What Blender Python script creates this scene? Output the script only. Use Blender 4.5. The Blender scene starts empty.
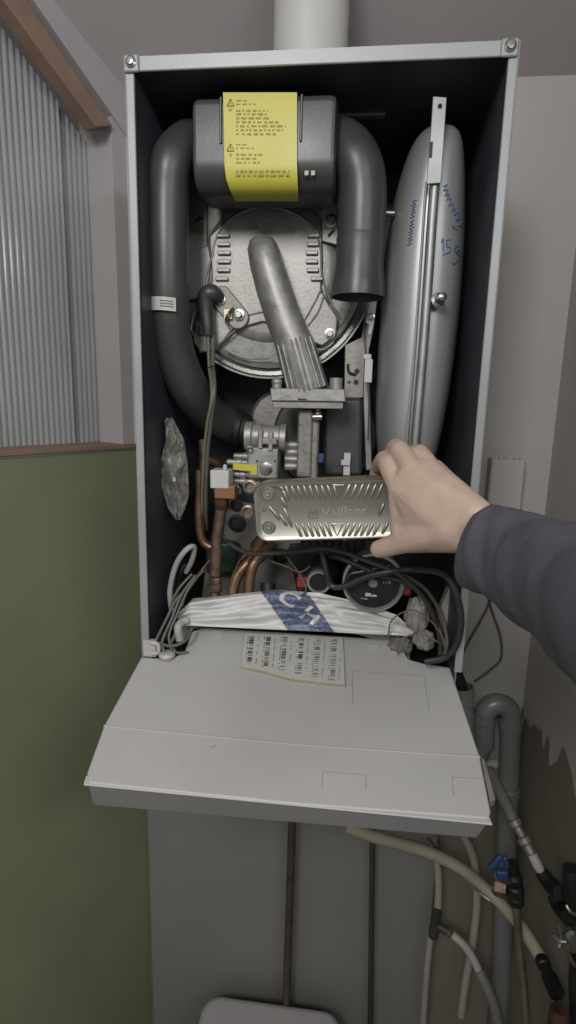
import bpy, bmesh, math, random
from mathutils import Vector, Matrix, noise
random.seed(7)
PI = math.pi
S = bpy.context.scene
COL = S.collection

# ------------------------------------------------------------------ camera
F = 556.4543
RX = Vector((0.9932438598775747, 0.11355061247156173, 0.023935187963116757))
DN = Vector((0.04534425937856506, -0.18990066201986402, -0.9807556457680102))
FW = Vector((-0.10682009622213384, 0.9752148465706162, -0.19376653496242194))
CAM = Vector((.0598, -.707, .3342))
cd = bpy.data.cameras.new('camera'); cam = bpy.data.objects.new('camera', cd); COL.objects.link(cam)
cd.sensor_fit = 'VERTICAL'; cd.sensor_height = 36; cd.lens = 36 * F / 1024; cd.clip_start = .01
UP = -DN; BK = -FW
cam.matrix_world = Matrix(((RX.x, UP.x, BK.x, CAM.x), (RX.y, UP.y, BK.y, CAM.y), (RX.z, UP.z, BK.z, CAM.z), (0, 0, 0, 1)))
S.camera = cam

# ------------------------------------------------------------------ light
w = bpy.data.worlds.new('world'); S.world = w; w.use_nodes = True
_n = w.node_tree.nodes; _l = w.node_tree.links      # dim room: brighter overhead, dark towards the floor
_tc = _n.new('ShaderNodeTexCoord'); _sp = _n.new('ShaderNodeSeparateXYZ'); _cr = _n.new('ShaderNodeValToRGB')
_mr = _n.new('ShaderNodeMapRange'); _mr.inputs['From Min'].default_value = -.9; _mr.inputs['From Max'].default_value = .9
_l.new(_tc.outputs['Generated'], _sp.inputs[0]); _l.new(_sp.outputs['Z'], _mr.inputs['Value']); _l.new(_mr.outputs['Result'], _cr.inputs['Fac'])
_cr.color_ramp.elements[0].color = (.16, .15, .14, 1); _cr.color_ramp.elements[1].color = (1.25, 1.22, 1.19, 1)
_l.new(_cr.outputs['Color'], _n['Background'].inputs[0])
w.node_tree.nodes['Background'].inputs[1].default_value = .62


def area(name, loc, target, size, power, col, size_y=None):
    l = bpy.data.lights.new(name, 'AREA'); l.energy = power; l.size = size; l.color = col
    if size_y: l.shape = 'RECTANGLE'; l.size_y = size_y
    o = bpy.data.objects.new(name, l); COL.objects.link(o); o.location = loc
    o.rotation_euler = (Vector(target) - Vector(loc)).to_track_quat('-Z', 'Y').to_euler()
    return o


area('ceiling_lamp_light', (-.30, -1.70, 1.15), (0, 0, .3), .50, 24, (1, .98, .96), .50)
area('sheet_streak_light', (.80, -1.45, .95), (-.3, .15, .45), .80, 8.0, (.95, .97, 1), .09)  # unseen strip light, added to put a bright streak on the ribbed sheets
S.view_settings.view_transform = 'Standard'; S.view_settings.look = 'None'
S.view_settings.exposure = -0.18; S.view_settings.gamma = 1; S.view_settings.use_curve_mapping = False


# ------------------------------------------------------------------ measuring helpers
def ray(px, py): return RX * ((px - 288) / F) + DN * ((py - 512) / F) + FW
def P(px, py, y):
    v = ray(px, py); return CAM + v * ((y - CAM.y) / v.y)
def PP(px, py, q, n):
    v = ray(px, py); n = Vector(n); return CAM + v * ((Vector(q) - CAM).dot(n) / v.dot(n))
def PX(y, px=288, py=400):      # metres per pixel at depth y
    return (P(px + 1, py, y) - P(px, py, y)).length


# ------------------------------------------------------------------ materials
def lin(c):
    return tuple(((v / 12.92) if v <= .04045 else ((v + .055) / 1.055) ** 2.4) for v in c)


def mat(name, rgb, rough=.5, metal=0., nscale=30., namt=.06, bump=0., bscale=60., spec=.5, alpha=1., trans=0., rvar=.1,
        sss=0., coat=0., detail=6):
    """rgb in sRGB 0..1; noise varies the colour and roughness, bump gives fine relief"""
    m = bpy.data.materials.new(name); m.use_nodes = True
    nt = m.node_tree; b = nt.nodes['Principled BSDF']
    c = lin(rgb)
    tc = nt.nodes.new('ShaderNodeTexCoord')
    nz = nt.nodes.new('ShaderNodeTexNoise'); nz.inputs['Scale'].default_value = nscale; nz.inputs['Detail'].default_value = detail
    nt.links.new(tc.outputs['Object'], nz.inputs['Vector'])
    cr = nt.nodes.new('ShaderNodeValToRGB')
    cr.color_ramp.elements[0].position = .3; cr.color_ramp.elements[1].position = .7
    cr.color_ramp.elements[0].color = tuple(v * (1 - namt * 2) for v in c) + (1,)
    cr.color_ramp.elements[1].color = tuple(min(1, v * (1 + namt)) for v in c) + (1,)
    nt.links.new(nz.outputs['Fac'], cr.inputs['Fac']); nt.links.new(cr.outputs['Color'], b.inputs['Base Color'])
    mr = nt.nodes.new('ShaderNodeMapRange'); mr.inputs['To Min'].default_value = max(.02, rough - rvar); mr.inputs['To Max'].default_value = min(1, rough + rvar)
    nt.links.new(nz.outputs['Fac'], mr.inputs['Value']); nt.links.new(mr.outputs['Result'], b.inputs['Roughness'])
    b.inputs['Metallic'].default_value = metal
    b.inputs['Specular IOR Level'].default_value = spec
    if alpha < 1: b.inputs['Alpha'].default_value = alpha
    if trans: b.inputs['Transmission Weight'].default_value = trans
    if sss:
        b.inputs['Subsurface Weight'].default_value = sss; b.inputs['Subsurface Radius'].default_value = (.01, .004, .002)
        b.inputs['Subsurface Scale'].default_value = .5
    if coat: b.inputs['Coat Weight'].default_value = coat
    if bump:
        n2 = nt.nodes.new('ShaderNodeTexNoise'); n2.inputs['Scale'].default_value = bscale; n2.inputs['Detail'].default_value = 5
        nt.links.new(tc.outputs['Object'], n2.inputs['Vector'])
        bp = nt.nodes.new('ShaderNodeBump'); bp.inputs['Strength'].default_value = bump; bp.inputs['Distance'].default_value = .004
        nt.links.new(n2.outputs['Fac'], bp.inputs['Height']); nt.links.new(bp.outputs['Normal'], b.inputs['Normal'])
    return m


M = dict(
    wall=mat('painted_plaster', (.66, .65, .635), .8, 0, 4, .05, .12, 40),
    ceiling=mat('ceiling_plaster', (.66, .64, .64), .85, 0, 5, .03, .08, 50),
    floor=mat('floor_screed', (.30, .29, .28), .8, 0, 12, .15, .2),
    green=mat('moisture_plasterboard', (.45, .475, .36), .75, 0, 6, .05, .06, 120),
    trimwhite=mat('white_trim_paint', (.61, .60, .60), .6, 0, 10, .03, .05),
    wood=mat('planed_spruce', (.50, .41, .355), .6, 0, 25, .08, .1, 80),
    boardw=mat('white_laminate_board', (.45, .45, .435), .42, 0, 3, .03),
    casing=mat('grey_cabinet_sheet', (.57, .58, .585), .42, .25, 12, .03, .03, 200),
    inner=mat('dark_coated_inner_sheet', (.26, .275, .30), .42, .2, 18, .12, .04, 200),
    foam=mat('dark_blue_grey_insulation', (.17, .185, .205), .8, 0, 40, .12, .3, 300),
    tray=mat('light_grey_abs', (.655, .65, .645), .45, 0, 5, .035, .03, 250),
    traylow=mat('grey_abs_shade_and_scuffs', (.53, .53, .525), .5, 0, 5, .03),  # tray plastic darkened to paint shade on the front face; scuffs share it
    black=mat('black_plastic', (.235, .235, .235), .38, 0, 20, .08, .03, 200),
    blackmatt=mat('black_rubber', (.11, .11, .115), .6, 0, 30, .1),
    dark=mat('dark_steel', (.15, .16, .16), .5, .5, 20, .2),
    cast=mat('cast_aluminium', (.57, .565, .55), .46, .5, 60, .14, .10, 220),
    castdark=mat('weathered_aluminium', (.52, .51, .49), .5, .5, 40, .15, .14, 160),
    polished=mat('polished_steel_ring', (.60, .60, .59), .25, .9, 10, .05),
    galv=mat('galvanised_sheet', (.56, .57, .57), .45, .7, 25, .1, .05),
    vessel=mat('grey_painted_vessel', (.58, .585, .585), .36, .35, 6, .04, .02, 200),
    yellow=mat('yellow_sticker', (.69, .665, .25), .45, 0, 20, .03),
    ink=mat('dark_ink', (.30, .30, .12), .6, 0),
    inkk=mat('black_ink', (.09, .09, .09), .6, 0),
    inkfaint=mat('faint_print', (.56, .54, .20), .6, 0),
    blueink=mat('blue_marker', (.20, .32, .47), .5, 0),
    label=mat('white_sticker', (.68, .68, .66), .5, 0, 20, .02),
    copper=mat('copper_tube', (.51, .40, .31), .38, .7, 40, .18, .06),
    coppold=mat('tarnished_copper', (.43, .36, .31), .5, .55, 60, .32, .3, 90),
    brass=mat('nickel_brass', (.60, .56, .48), .35, .85, 40, .15, .1),
    steel=mat('stainless_plate', (.57, .56, .525), .36, .7, 18, .06, .02, 60, rvar=.04),
    brazed=mat('copper_brazed_edge', (.54, .50, .44), .42, .75, 60, .18, .15),
    greyfilm=mat('grey_plastic_film', (.50, .49, .47), .45, 0, 30, .1, .4, 70),
    white=mat('white_plastic', (.70, .70, .69), .45, 0, 10, .02),
    whitehose=mat('off_white_hose', (.56, .55, .51), .5, 0, 10, .05),
    cream=mat('cream_hose', (.55, .53, .47), .5, 0, 10, .08),
    brown=mat('brown_connector', (.50, .34, .22), .5, 0, 10, .05),
    green_pcb=mat('green_plastic', (.10, .22, .16), .5, 0, 20, .1),
    red=mat('red_plastic', (.55, .20, .18), .45, 0, 20, .08),
    blue=mat('blue_plastic', (.16, .23, .42), .45, 0, 20, .1),
    bag=mat('white_plastic_film', (.76, .76, .75), .42, 0, 12, .03, .05, 40),
    clearbag=mat('cloudy_polythene', (.50, .49, .47), .3, 0, 25, .15, .5, 60, alpha=.75),
    blueprint=mat('blue_bag_print', (.40, .43, .54), .45, 0, 260, .38),
    pvc=mat('grey_pvc_pipe', (.42, .42, .415), .32, 0, 10, .06),
    skin=mat('skin', (.685, .60, .545), .52, 0, 55, .05, .18, 180, sss=.12),
    nail=mat('fingernail', (.72, .60, .55), .3, 0),
    sleeve=mat('slate_blue_jersey', (.285, .285, .32), .85, 0, 80, .07, .3, 700),
    cardboard=mat('sheet_edges', (.62, .60, .48), .7, 0),
    wireg=mat('grey_cable', (.34, .33, .31), .5, 0), wirew=mat('white_cable', (.60, .60, .58), .45, 0),
    wireb=mat('black_cable', (.15, .15, .145), .42, 0), wirebr=mat('brown_cable', (.30, .26, .22), .5, 0),
    wiregreen=mat('green_grey_cable', (.38, .39, .31), .5, 0),
    darkcop=mat('dark_brown_pipe', (.30, .26, .225), .5, .3, 40, .2, .1), darkgrey=mat('dark_grey_pipe', (.20, .20, .195), .5, 0, 40, .1),
    rust=mat('rusty_fitting', (.30, .22, .17), .6, .4, 50, .3, .3),
)


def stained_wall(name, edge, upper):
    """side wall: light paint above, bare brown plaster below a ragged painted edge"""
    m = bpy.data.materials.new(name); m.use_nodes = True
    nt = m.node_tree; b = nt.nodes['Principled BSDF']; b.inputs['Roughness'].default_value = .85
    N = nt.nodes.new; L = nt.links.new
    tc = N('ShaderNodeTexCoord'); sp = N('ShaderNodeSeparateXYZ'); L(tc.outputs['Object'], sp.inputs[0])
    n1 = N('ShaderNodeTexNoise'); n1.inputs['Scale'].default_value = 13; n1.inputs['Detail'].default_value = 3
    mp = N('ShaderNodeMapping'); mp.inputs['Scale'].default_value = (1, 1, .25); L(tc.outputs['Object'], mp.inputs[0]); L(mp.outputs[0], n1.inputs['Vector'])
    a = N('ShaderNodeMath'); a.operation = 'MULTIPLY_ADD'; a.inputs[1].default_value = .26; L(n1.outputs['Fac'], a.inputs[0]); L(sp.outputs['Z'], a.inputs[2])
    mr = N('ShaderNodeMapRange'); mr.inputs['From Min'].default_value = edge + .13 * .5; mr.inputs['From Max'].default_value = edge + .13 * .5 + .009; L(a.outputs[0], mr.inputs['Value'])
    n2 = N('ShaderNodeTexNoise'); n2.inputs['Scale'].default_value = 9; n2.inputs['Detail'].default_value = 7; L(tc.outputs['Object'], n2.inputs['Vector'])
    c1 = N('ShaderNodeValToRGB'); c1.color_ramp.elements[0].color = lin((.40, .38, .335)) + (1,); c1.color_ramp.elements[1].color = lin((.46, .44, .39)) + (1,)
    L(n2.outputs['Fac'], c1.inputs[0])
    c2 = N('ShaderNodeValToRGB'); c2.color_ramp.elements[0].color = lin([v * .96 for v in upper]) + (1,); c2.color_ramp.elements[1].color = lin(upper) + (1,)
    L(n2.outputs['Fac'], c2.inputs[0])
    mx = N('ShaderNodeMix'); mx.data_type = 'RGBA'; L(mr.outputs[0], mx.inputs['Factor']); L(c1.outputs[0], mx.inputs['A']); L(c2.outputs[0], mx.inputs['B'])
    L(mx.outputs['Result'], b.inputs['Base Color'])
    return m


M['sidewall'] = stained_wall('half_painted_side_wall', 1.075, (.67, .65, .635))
M['backwall'] = stained_wall('half_painted_shaded_back_wall', .87, (.66, .65, .635))  # bare plaster low down, its dark tone also painting in shade behind the pipes


def ribbed_poly():
    m = mat('multiwall_polycarbonate', (.62, .63, .63), .20, 0, 6, .05, 0, 60, spec=.8)
    nt = m.node_tree; N = nt.nodes.new; L = nt.links.new; b = nt.nodes['Principled BSDF']
    b.inputs['Transmission Weight'].default_value = .15
    return m


M['poly'] = ribbed_poly()


# ------------------------------------------------------------------ mesh builders
class MB:
    def __init__(s): s.v = []; s.f = []; s.m = []
    def add(s, vs, fs, mi=0):
        o = len(s.v); s.v += [Vector(v) for v in vs]; s.f += [tuple(i + o for i in f) for f in fs]; s.m += [mi] * len(fs); return s
    def box(s, c, size, rot=None, mi=0):
        x, y, z = [k / 2 for k in size]; c = Vector(c)
        vs = [Vector(p) for p in ((-x, -y, -z), (x, -y, -z), (x, y, -z), (-x, y, -z), (-x, -y, z), (x, -y, z), (x, y, z), (-x, y, z))]
        if rot is not None: vs = [rot @ v for v in vs]
        return s.add([c + v for v in vs], [(0, 3, 2, 1), (4, 5, 6, 7), (0, 1, 5, 4), (1, 2, 6, 5), (2, 3, 7, 6), (3, 0, 4, 7)], mi)
    def bb(s, p, q, mi=0):
        p, q = Vector(p), Vector(q); return s.box((p + q) / 2, [abs(a) for a in (q - p)], None, mi)
    def tube(s, pts, r, n=14, cap=True, smooth=True, mi=0, sub=6):
        pts = [Vector(p) for p in pts]
        rs = list(r) if isinstance(r, (list, tuple)) else [r] * len(pts)
        if smooth and len(pts) > 2:
            P2 = []; R2 = []
            for i in range(len(pts) - 1):
                a = pts[max(i - 1, 0)]; b = pts[i]; c = pts[i + 1]; d = pts[min(i + 2, len(pts) - 1)]
                for k in range(sub):
                    t = k / sub
                    P2.append(.5 * ((2 * b) + (c - a) * t + (2 * a - 5 * b + 4 * c - d) * t * t + (3 * b - a - 3 * c + d) * t ** 3))
                    R2.append(rs[i] * (1 - t) + rs[i + 1] * t)
            P2.append(pts[-1]); R2.append(rs[-1]); pts, rs = P2, R2
        T = []
        for i in range(len(pts)):
            d = pts[min(i + 1, len(pts) - 1)] - pts[max(i - 1, 0)]
            T.append(d.normalized() if d.length > 1e-9 else (T[-1] if T else Vector((0, 0, 1))))
        u = T[0].orthogonal().normalized(); vs = []
        for i, p in enumerate(pts):
            u = (u - T[i] * u.dot(T[i])); u = u.normalized() if u.length > 1e-6 else T[i].orthogonal().normalized()
            w_ = T[i].cross(u)
            vs += [p + (u * math.cos(2 * PI * k / n) + w_ * math.sin(2 * PI * k / n)) * rs[i] for k in range(n)]
        fs = []
        for i in range(len(pts) - 1):
            for k in range(n):
                a = i * n + k; b = i * n + (k + 1) % n; fs.append((a, b, b + n, a + n))
        if cap:
            fs.append(tuple(range(n))[::-1]); fs.append(tuple((len(pts) - 1) * n + k for k in range(n)))
        return s.add(vs, fs, mi)
    def cyl(s, a, b, r, r2=None, n=24, mi=0, cap=True):
        return s.tube([a, b], [r, r if r2 is None else r2], n, cap, False, mi)
    def lathe(s, o, axis, prof, n=32, mi=0):
        """prof: list of (radius, distance along axis)"""
        o = Vector(o); ax = Vector(axis).normalized(); u = ax.orthogonal().normalized(); w_ = ax.cross(u); vs = []
        for r, h in prof:
            vs += [o + ax * h + (u * math.cos(2 * PI * k / n) + w_ * math.sin(2 * PI * k / n)) * r for k in range(n)]
        fs = [(i * n + k, i * n + (k + 1) % n, (i + 1) * n + (k + 1) % n, (i + 1) * n + k) for i in range(len(prof) - 1) for k in range(n)]
        if prof[0][0] > 1e-5: fs.append(tuple(range(n))[::-1])
        if prof[-1][0] > 1e-5: fs.append(tuple((len(prof) - 1) * n + k for k in range(n)))
        return s.add(vs, fs, mi)
    def prism(s, poly, d, mi=0):
        """closed polygon of 3D points extruded by vector d"""
        poly = [Vector(p) for p in poly]; d = Vector(d); n = len(poly)
        return s.add(poly + [p + d for p in poly], [tuple(range(n)), tuple(range(n, 2 * n))[::-1]] + [(i, i + n, (i + 1) % n + n, (i + 1) % n) for i in range(n)], mi)
    def grid(s, fn, nu, nv, mi=0):
        vs = [fn(i / nu, j / nv) for j in range(nv + 1) for i in range(nu + 1)]
        fs = [(j * (nu + 1) + i, j * (nu + 1) + i + 1, (j + 1) * (nu + 1) + i + 1, (j + 1) * (nu + 1) + i) for j in range(nv) for i in range(nu)]
        return s.add(vs, fs, mi)
    def ball(s, c, r, n=12, mi=0, sc=(1, 1, 1)):
        c = Vector(c); prof = [(r * math.sin(PI * i / n), -r * math.cos(PI * i / n)) for i in range(n + 1)]
        vs = []
        for q, h in prof:
            q = max(q, 1e-6); vs += [c + Vector((q * math.cos(2 * PI * k / (2 * n)) * sc[0], q * math.sin(2 * PI * k / (2 * n)) * sc[1], h * sc[2])) for k in range(2 * n)]
        m = 2 * n
        return s.add(vs, [(i * m + k, i * m + (k + 1) % m, (i + 1) * m + (k + 1) % m, (i + 1) * m + k) for i in range(n) for k in range(m)], mi)
    def build(s, name, mats, parent=None, bevel=0., seg=2, smooth=35, solid=0., subd=0):
        bm = bmesh.new()
        vv = [bm.verts.new(v) for v in s.v]
        for f, mi in zip(s.f, s.m):
            try:
                g = bm.faces.new([vv[i] for i in f]); g.material_index = mi
            except ValueError: pass
        bmesh.ops.remove_doubles(bm, verts=bm.verts, dist=1e-6)
        bmesh.ops.recalc_face_normals(bm, faces=bm.faces)
        org = Vector((0, 0, 0))
        for f in bm.faces: f.smooth = True
        if parent is None:
            lo = [min(v.co[i] for v in bm.verts) for i in range(3)]; hi = [max(v.co[i] for v in bm.verts) for i in range(3)]
            org = Vector(((lo[0] + hi[0]) / 2, (lo[1] + hi[1]) / 2, lo[2]))
        else:
            q = parent
            while q is not None: org = org + q.location; q = q.parent
        for v in bm.verts: v.co -= org
        for e in bm.edges:
            if len(e.link_faces) == 2:
                try:
                    if e.calc_face_angle() > math.radians(smooth): e.smooth = False
                except ValueError: pass
            else: e.smooth = False
        me = bpy.data.meshes.new(name); bm.to_mesh(me); bm.free()
        for k in (mats if isinstance(mats, (list, tuple)) else [mats]): me.materials.append(k)
        o = bpy.data.objects.new(name, me); COL.objects.link(o)
        if parent is not None: o.parent = parent
        else: o.location = org
        if solid:
            md = o.modifiers.new('thickness', 'SOLIDIFY'); md.thickness = solid; md.offset = 0
        if subd:
            md = o.modifiers.new('subdivision', 'SUBSURF'); md.levels = subd; md.render_levels = subd
        if bevel:
            md = o.modifiers.new('bevel', 'BEVEL'); md.width = bevel; md.segments = seg; md.limit_method = 'ANGLE'; md.angle_limit = math.radians(40); md.harden_normals = False; o.modifiers.new('weighted_normal', 'WEIGHTED_NORMAL').keep_sharp = True
        return o


def thing(name, label, cat, loc=(0, 0, 0), group=None):
    o = bpy.data.objects.new(name, None); COL.objects.link(o); o.location = loc; o.empty_display_size = .02
    return tag(o, label, cat, group)
def tag(o, label, cat, group=None):
    o['label'] = label; o['category'] = cat
    if group: o['group'] = group
    return o
def struct(o): o['kind'] = 'structure'; return o
def lab(o, t): o['label'] = t; return o


def text_mesh(body, size, extrude=0., bold=0.):
    cu = bpy.data.curves.new('lettering', 'FONT'); cu.body = body; cu.size = size; cu.extrude = extrude; cu.offset = bold
    cu.align_x = 'CENTER'; cu.align_y = 'CENTER'; cu.resolution_u = 3
    o = bpy.data.objects.new('lettering', cu); COL.objects.link(o)
    dg = bpy.context.evaluated_depsgraph_get(); me = bpy.data.meshes.new_from_object(o.evaluated_get(dg))
    bpy.data.objects.remove(o); return me


def text_to(mb, body, size, mtx, extrude=0., bold=0., mi=0, sx=1.):
    me = text_mesh(body, size, extrude, bold)
    mb.add([mtx @ Vector((v.co.x * sx, v.co.y, v.co.z)) for v in me.vertices], [tuple(p.vertices) for p in me.polygons], mi)


def frame(o, x, up):
    """matrix with local x along x, local y along up, z out"""
    x = Vector(x).normalized(); up = Vector(up); z = x.cross(up).normalized(); up = z.cross(x)
    return Matrix(((x.x, up.x, z.x, o[0]), (x.y, up.y, z.y, o[1]), (x.z, up.z, z.z, o[2]), (0, 0, 0, 1)))


FACE = frame((0, 0, 0), (1, 0, 0), (0, 0, 1))     # facing the camera side (-y)
def face_at(p, rot=0.):
    return Matrix.Translation(Vector(p)) @ Matrix.Rotation(rot, 4, (0, -1, 0)) @ FACE


# ================================================================== THE ROOM
WY = .345; WX = .42; PA = math.radians(28)
pd = Vector((-math.sin(PA), -math.cos(PA), 0)); pn = Vector((math.cos(PA), -math.sin(PA), 0))
pq = P(136, 450, WY)
def PW(px, py, off=0.): return PP(px, py, pq + pn * off, pn)
def cz(y): return .858 + (WY - y) * .55            # sloped ceiling
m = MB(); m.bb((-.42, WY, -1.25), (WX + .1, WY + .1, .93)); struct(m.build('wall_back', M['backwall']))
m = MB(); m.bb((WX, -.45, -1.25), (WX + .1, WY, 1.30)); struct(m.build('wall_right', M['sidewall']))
m = MB(); m.bb((-1.7, -1.5, -1.35), (WX + .1, WY + .1, -1.25)); struct(m.build('floor', M['floor']))
m = MB(); m.prism([(-1.7, WY + .1, cz(WY + .1)), (WX + .1, WY + .1, cz(WY + .1)), (WX + .1, -.95, cz(-.95)), (-1.7, -.95, cz(-.95))], (0, 0, .08)); struct(m.build('ceiling', M['ceiling']))
# partition wall on the left: green board below, white frame and polycarbonate above
c0 = Vector((pq.x, WY, 0))
L_ = 1.0
def pw(s, z, off=0.): return Vector((c0.x, c0.y, 0)) + pd * s + pn * off + Vector((0, 0, z))
def pslab(mb, s0, s1, z0, z1, a, b):
    v = [pw(s0, z0, a), pw(s1, z0, a), pw(s1, z1, a), pw(s0, z1, a)]; mb.prism(v, pn * (b - a))
zt = PW(136, 450).z
m = MB(); m.prism([pw(-.02, -1.25, -.09), pw(L_, -1.25, -.09), pw(L_, zt + .002, -.09), pw(-.02, zt + .002, -.09)], pn * .09)
struct(m.build('wall_left', M['green']))
# plaster edge strip on the top of the green board
m = MB(); pslab(m, -.02, L_, zt + .002, zt + .005, -.09, .002); o = m.build('trim_1', M['trimwhite']); struct(o)
# white post (far jamb) and upper white rail
def sof(px, py, off=0.): return (PW(px, py, off) - c0).dot(pd)
sj = sof(102, 446, -.005)
m = MB()
sj = sof(124, 446); sj2 = sof(112, 126); v = [pw(-.02, zt + .005, -.09), pw(sj, zt + .005, -.09), pw(sj2, .85, -.09), pw(-.02, .85, -.09)]; m.prism(v, pn * .088)
o = struct(m.build('trim_2', M['trimwhite']))
# sloped white band under ceiling and brown beam below it
def zc(s): return cz(pw(s, 0).y)
A = PW(113, 119); B = PW(32, 0); C_ = PW(98, 126); D_ = PW(5, 0)
sa, sb = sof(113, 119), sof(32, 0); ss, sd = sof(98, 126), sof(5, 0); sa -= .004
def lz(s, p, q, sp, sq): return p.z + (s - sp) * (q.z - p.z) / (sq - sp)
m = MB(); m.prism([pw(-.02, zc(-.02) + .03, -.05), pw(-.02, lz(-.02, A, B, sa, sb), -.05), pw(L_, lz(L_, A, B, sa, sb), -.05), pw(L_, zc(L_) + .03, -.05)], pn * .052)
struct(m.build('trim_3', M['trimwhite']))
e = .002
q0 = PW(113, 126, .006); q1 = PW(97, 127, .006)
m = MB(); m.prism([q0, q1, pw(L_, lz(L_, C_, D_, ss, sd), .006), pw(L_, lz(L_, A, B, sa, sb), .006)], -pn * .03)
tag(m.build('wooden_beam', M['wood'], bevel=.002), 'brown planed timber beam sloping up along the top of the translucent sheet', 'beam')
m = MB(); pslab(m, .004, L_, zt + .005, zt + .013, -.085, .006)
tag(m.build('wooden_sill', M['wood'], bevel=.001), 'thin brown wooden batten lying along the top edge of the green plasterboard', 'batten')
# two polycarbonate sheets with ribs
def polysheet(s0, s1, off, name, label):
    mb = MB(); n = int((s1 - s0) / .0011)
    def fn(u, v_):
        s = s0 + (s1 - s0) * u; k = int(round(u * n))
        b = .0008 * math.sin(s * 2 * PI / .011) + .0016 * noise.noise((s * 9, v_ * 4, off))
        z = zt + .014 + v_ * (lz(s, C_, D_, ss, sd) + .02 - zt - .014)
        return pw(s, z, off + b)
    mb.grid(fn, n, 24); o = mb.build(name, M['poly'], solid=.003, smooth=70)
    return tag(o, label, 'plastic sheet')
polysheet(sof(100, 300, -.07) - .03, sof(56, 200, -.07), -.072, 'polycarbonate_sheet', 'narrow translucent ribbed plastic sheet next to the white post')
polysheet(sof(56, 200, -.065) - .012, L_, -.064, 'polycarbonate_sheet', 'wide translucent ribbed plastic sheet at the left edge of the photo')

# white laminated board behind the pipes under the boiler
pr = P(438, 850, WY - .02).x
m = MB(); m.bb((-.349, WY - .018, -1.25), (pr, WY - .001, -.14))
tag(m.build('backing_board', M['boardw'], bevel=.003), 'large white laminated board on the wall under the boiler', 'board')

# plastered-over trunking stub on the wall right of the boiler
m = MB()
a = P(492, 459, WY - .035); b = P(524, 462, WY - .035)
m.bb((a.x, WY - .035, P(500, 585, WY - .035).z), (b.x + .004, WY - .001, a.z))
o = m.build('pipe_boxing', M['wall'], bevel=.004); tag(o, 'white plastered boxing with a broken top on the wall right of the boiler', 'boxing')
mm = MB()
for k in range(14):
    x = a.x + random.random() * (b.x - a.x); mm.ball((x, WY - .018 + random.uniform(-.014, .012), a.z + .001), random.uniform(.002, .005), 5)
lab(mm.build('plaster_crumbs', M['wall'], o), 'broken mortar crumbs')

# ================================================================== BOILER
boiler = thing('combi_boiler', 'open wall-hung gas boiler with grey casing, black pipes and silver burner', 'boiler', (0, .17, -.03))
X0, X1, ZT, ZB = -.22, .22, .72, -.013
FL = .010
m = MB()
th = .003
m.bb((X0, 0, ZB), (X0 + th, .335, ZT)); m.bb((X1 - th, 0, ZB), (X1, .335, ZT)); m.bb((X0, 0, ZT - th), (X1, .335, ZT))
# front flanges
m.bb((X0, -.001, ZB), (X0 + FL, .002, ZT)); m.bb((X1 - FL, -.001, ZB), (X1, .002, ZT)); m.bb((X0, -.001, ZT - .014), (X1, .002, ZT))
m.bb((X0, .33, -.045), (X1, .343, ZT)); m.bb((X0, .03, -.045), (X0 + th, .335, ZB)); m.bb((X1 - th, .03, -.045), (X1, .335, ZB))
casing = m.build('casing', M['casing'], boiler, bevel=.0012)
# inner insulated lining
m = MB()
i0, i1, it = X0 + .005, X1 - .005, ZT - .006
m.bb((i0, .006, ZB), (i0 + .004, .328, it)); m.bb((i1 - .004, .006, ZB), (i1, .328, it)); m.bb((i0, .006, it - .004), (i1, .328, it))
m.bb((i0, .322, -.04), (i1, .329, it))
lining = m.build('inner_lining', M['inner'], boiler)
# raised rim inside the flange and light stamped slot on the inner roof
for xg in (X0 + .008, X1 - .0105):
    m = MB(); m.bb((xg, .0025, ZB), (xg + .0025, .006, ZT - .01)); m.build('gasket', M['blackmatt'], boiler)
for x in (X0 + .008, X1 - .010):
    m = MB(); m.bb((x - .009, -.0045, ZT - .016), (x + .009, -.001, ZT + .002)); tb = m.build('corner_tab', M['casing'], boiler, bevel=.002)
    m = MB(); m.lathe((x, -.0045, ZT - .006), (0, -1, 0), [(.0065, 0), (.0065, .001), (.0045, .002), (.0040, .004), (0, .0045)], 20); m.build('screw', M['polished'], tb)
m = MB(); m.bb((-.03, .12, it - .0065), (.085, .13, it - .004)); m.build('roof_slot', M['galv'], lining)
# low hinge brackets at bottom corners
for sx, px_ in ((1, 152),):
    p = P(px_, 648, .0)
    m = MB(); m.tube([p + Vector((0, -.004, .010)), p + Vector((.010 * sx, -.004, .008)), p + Vector((.010 * sx, -.004, -.004)), p + Vector((0, -.004, -.006))], .003, 8)
    m.bb(p + Vector((-.012, -.002, -.012)), p + Vector((.006, .004, .012)))
    m.build('hinge_hook', M['tray'], boiler)

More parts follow.
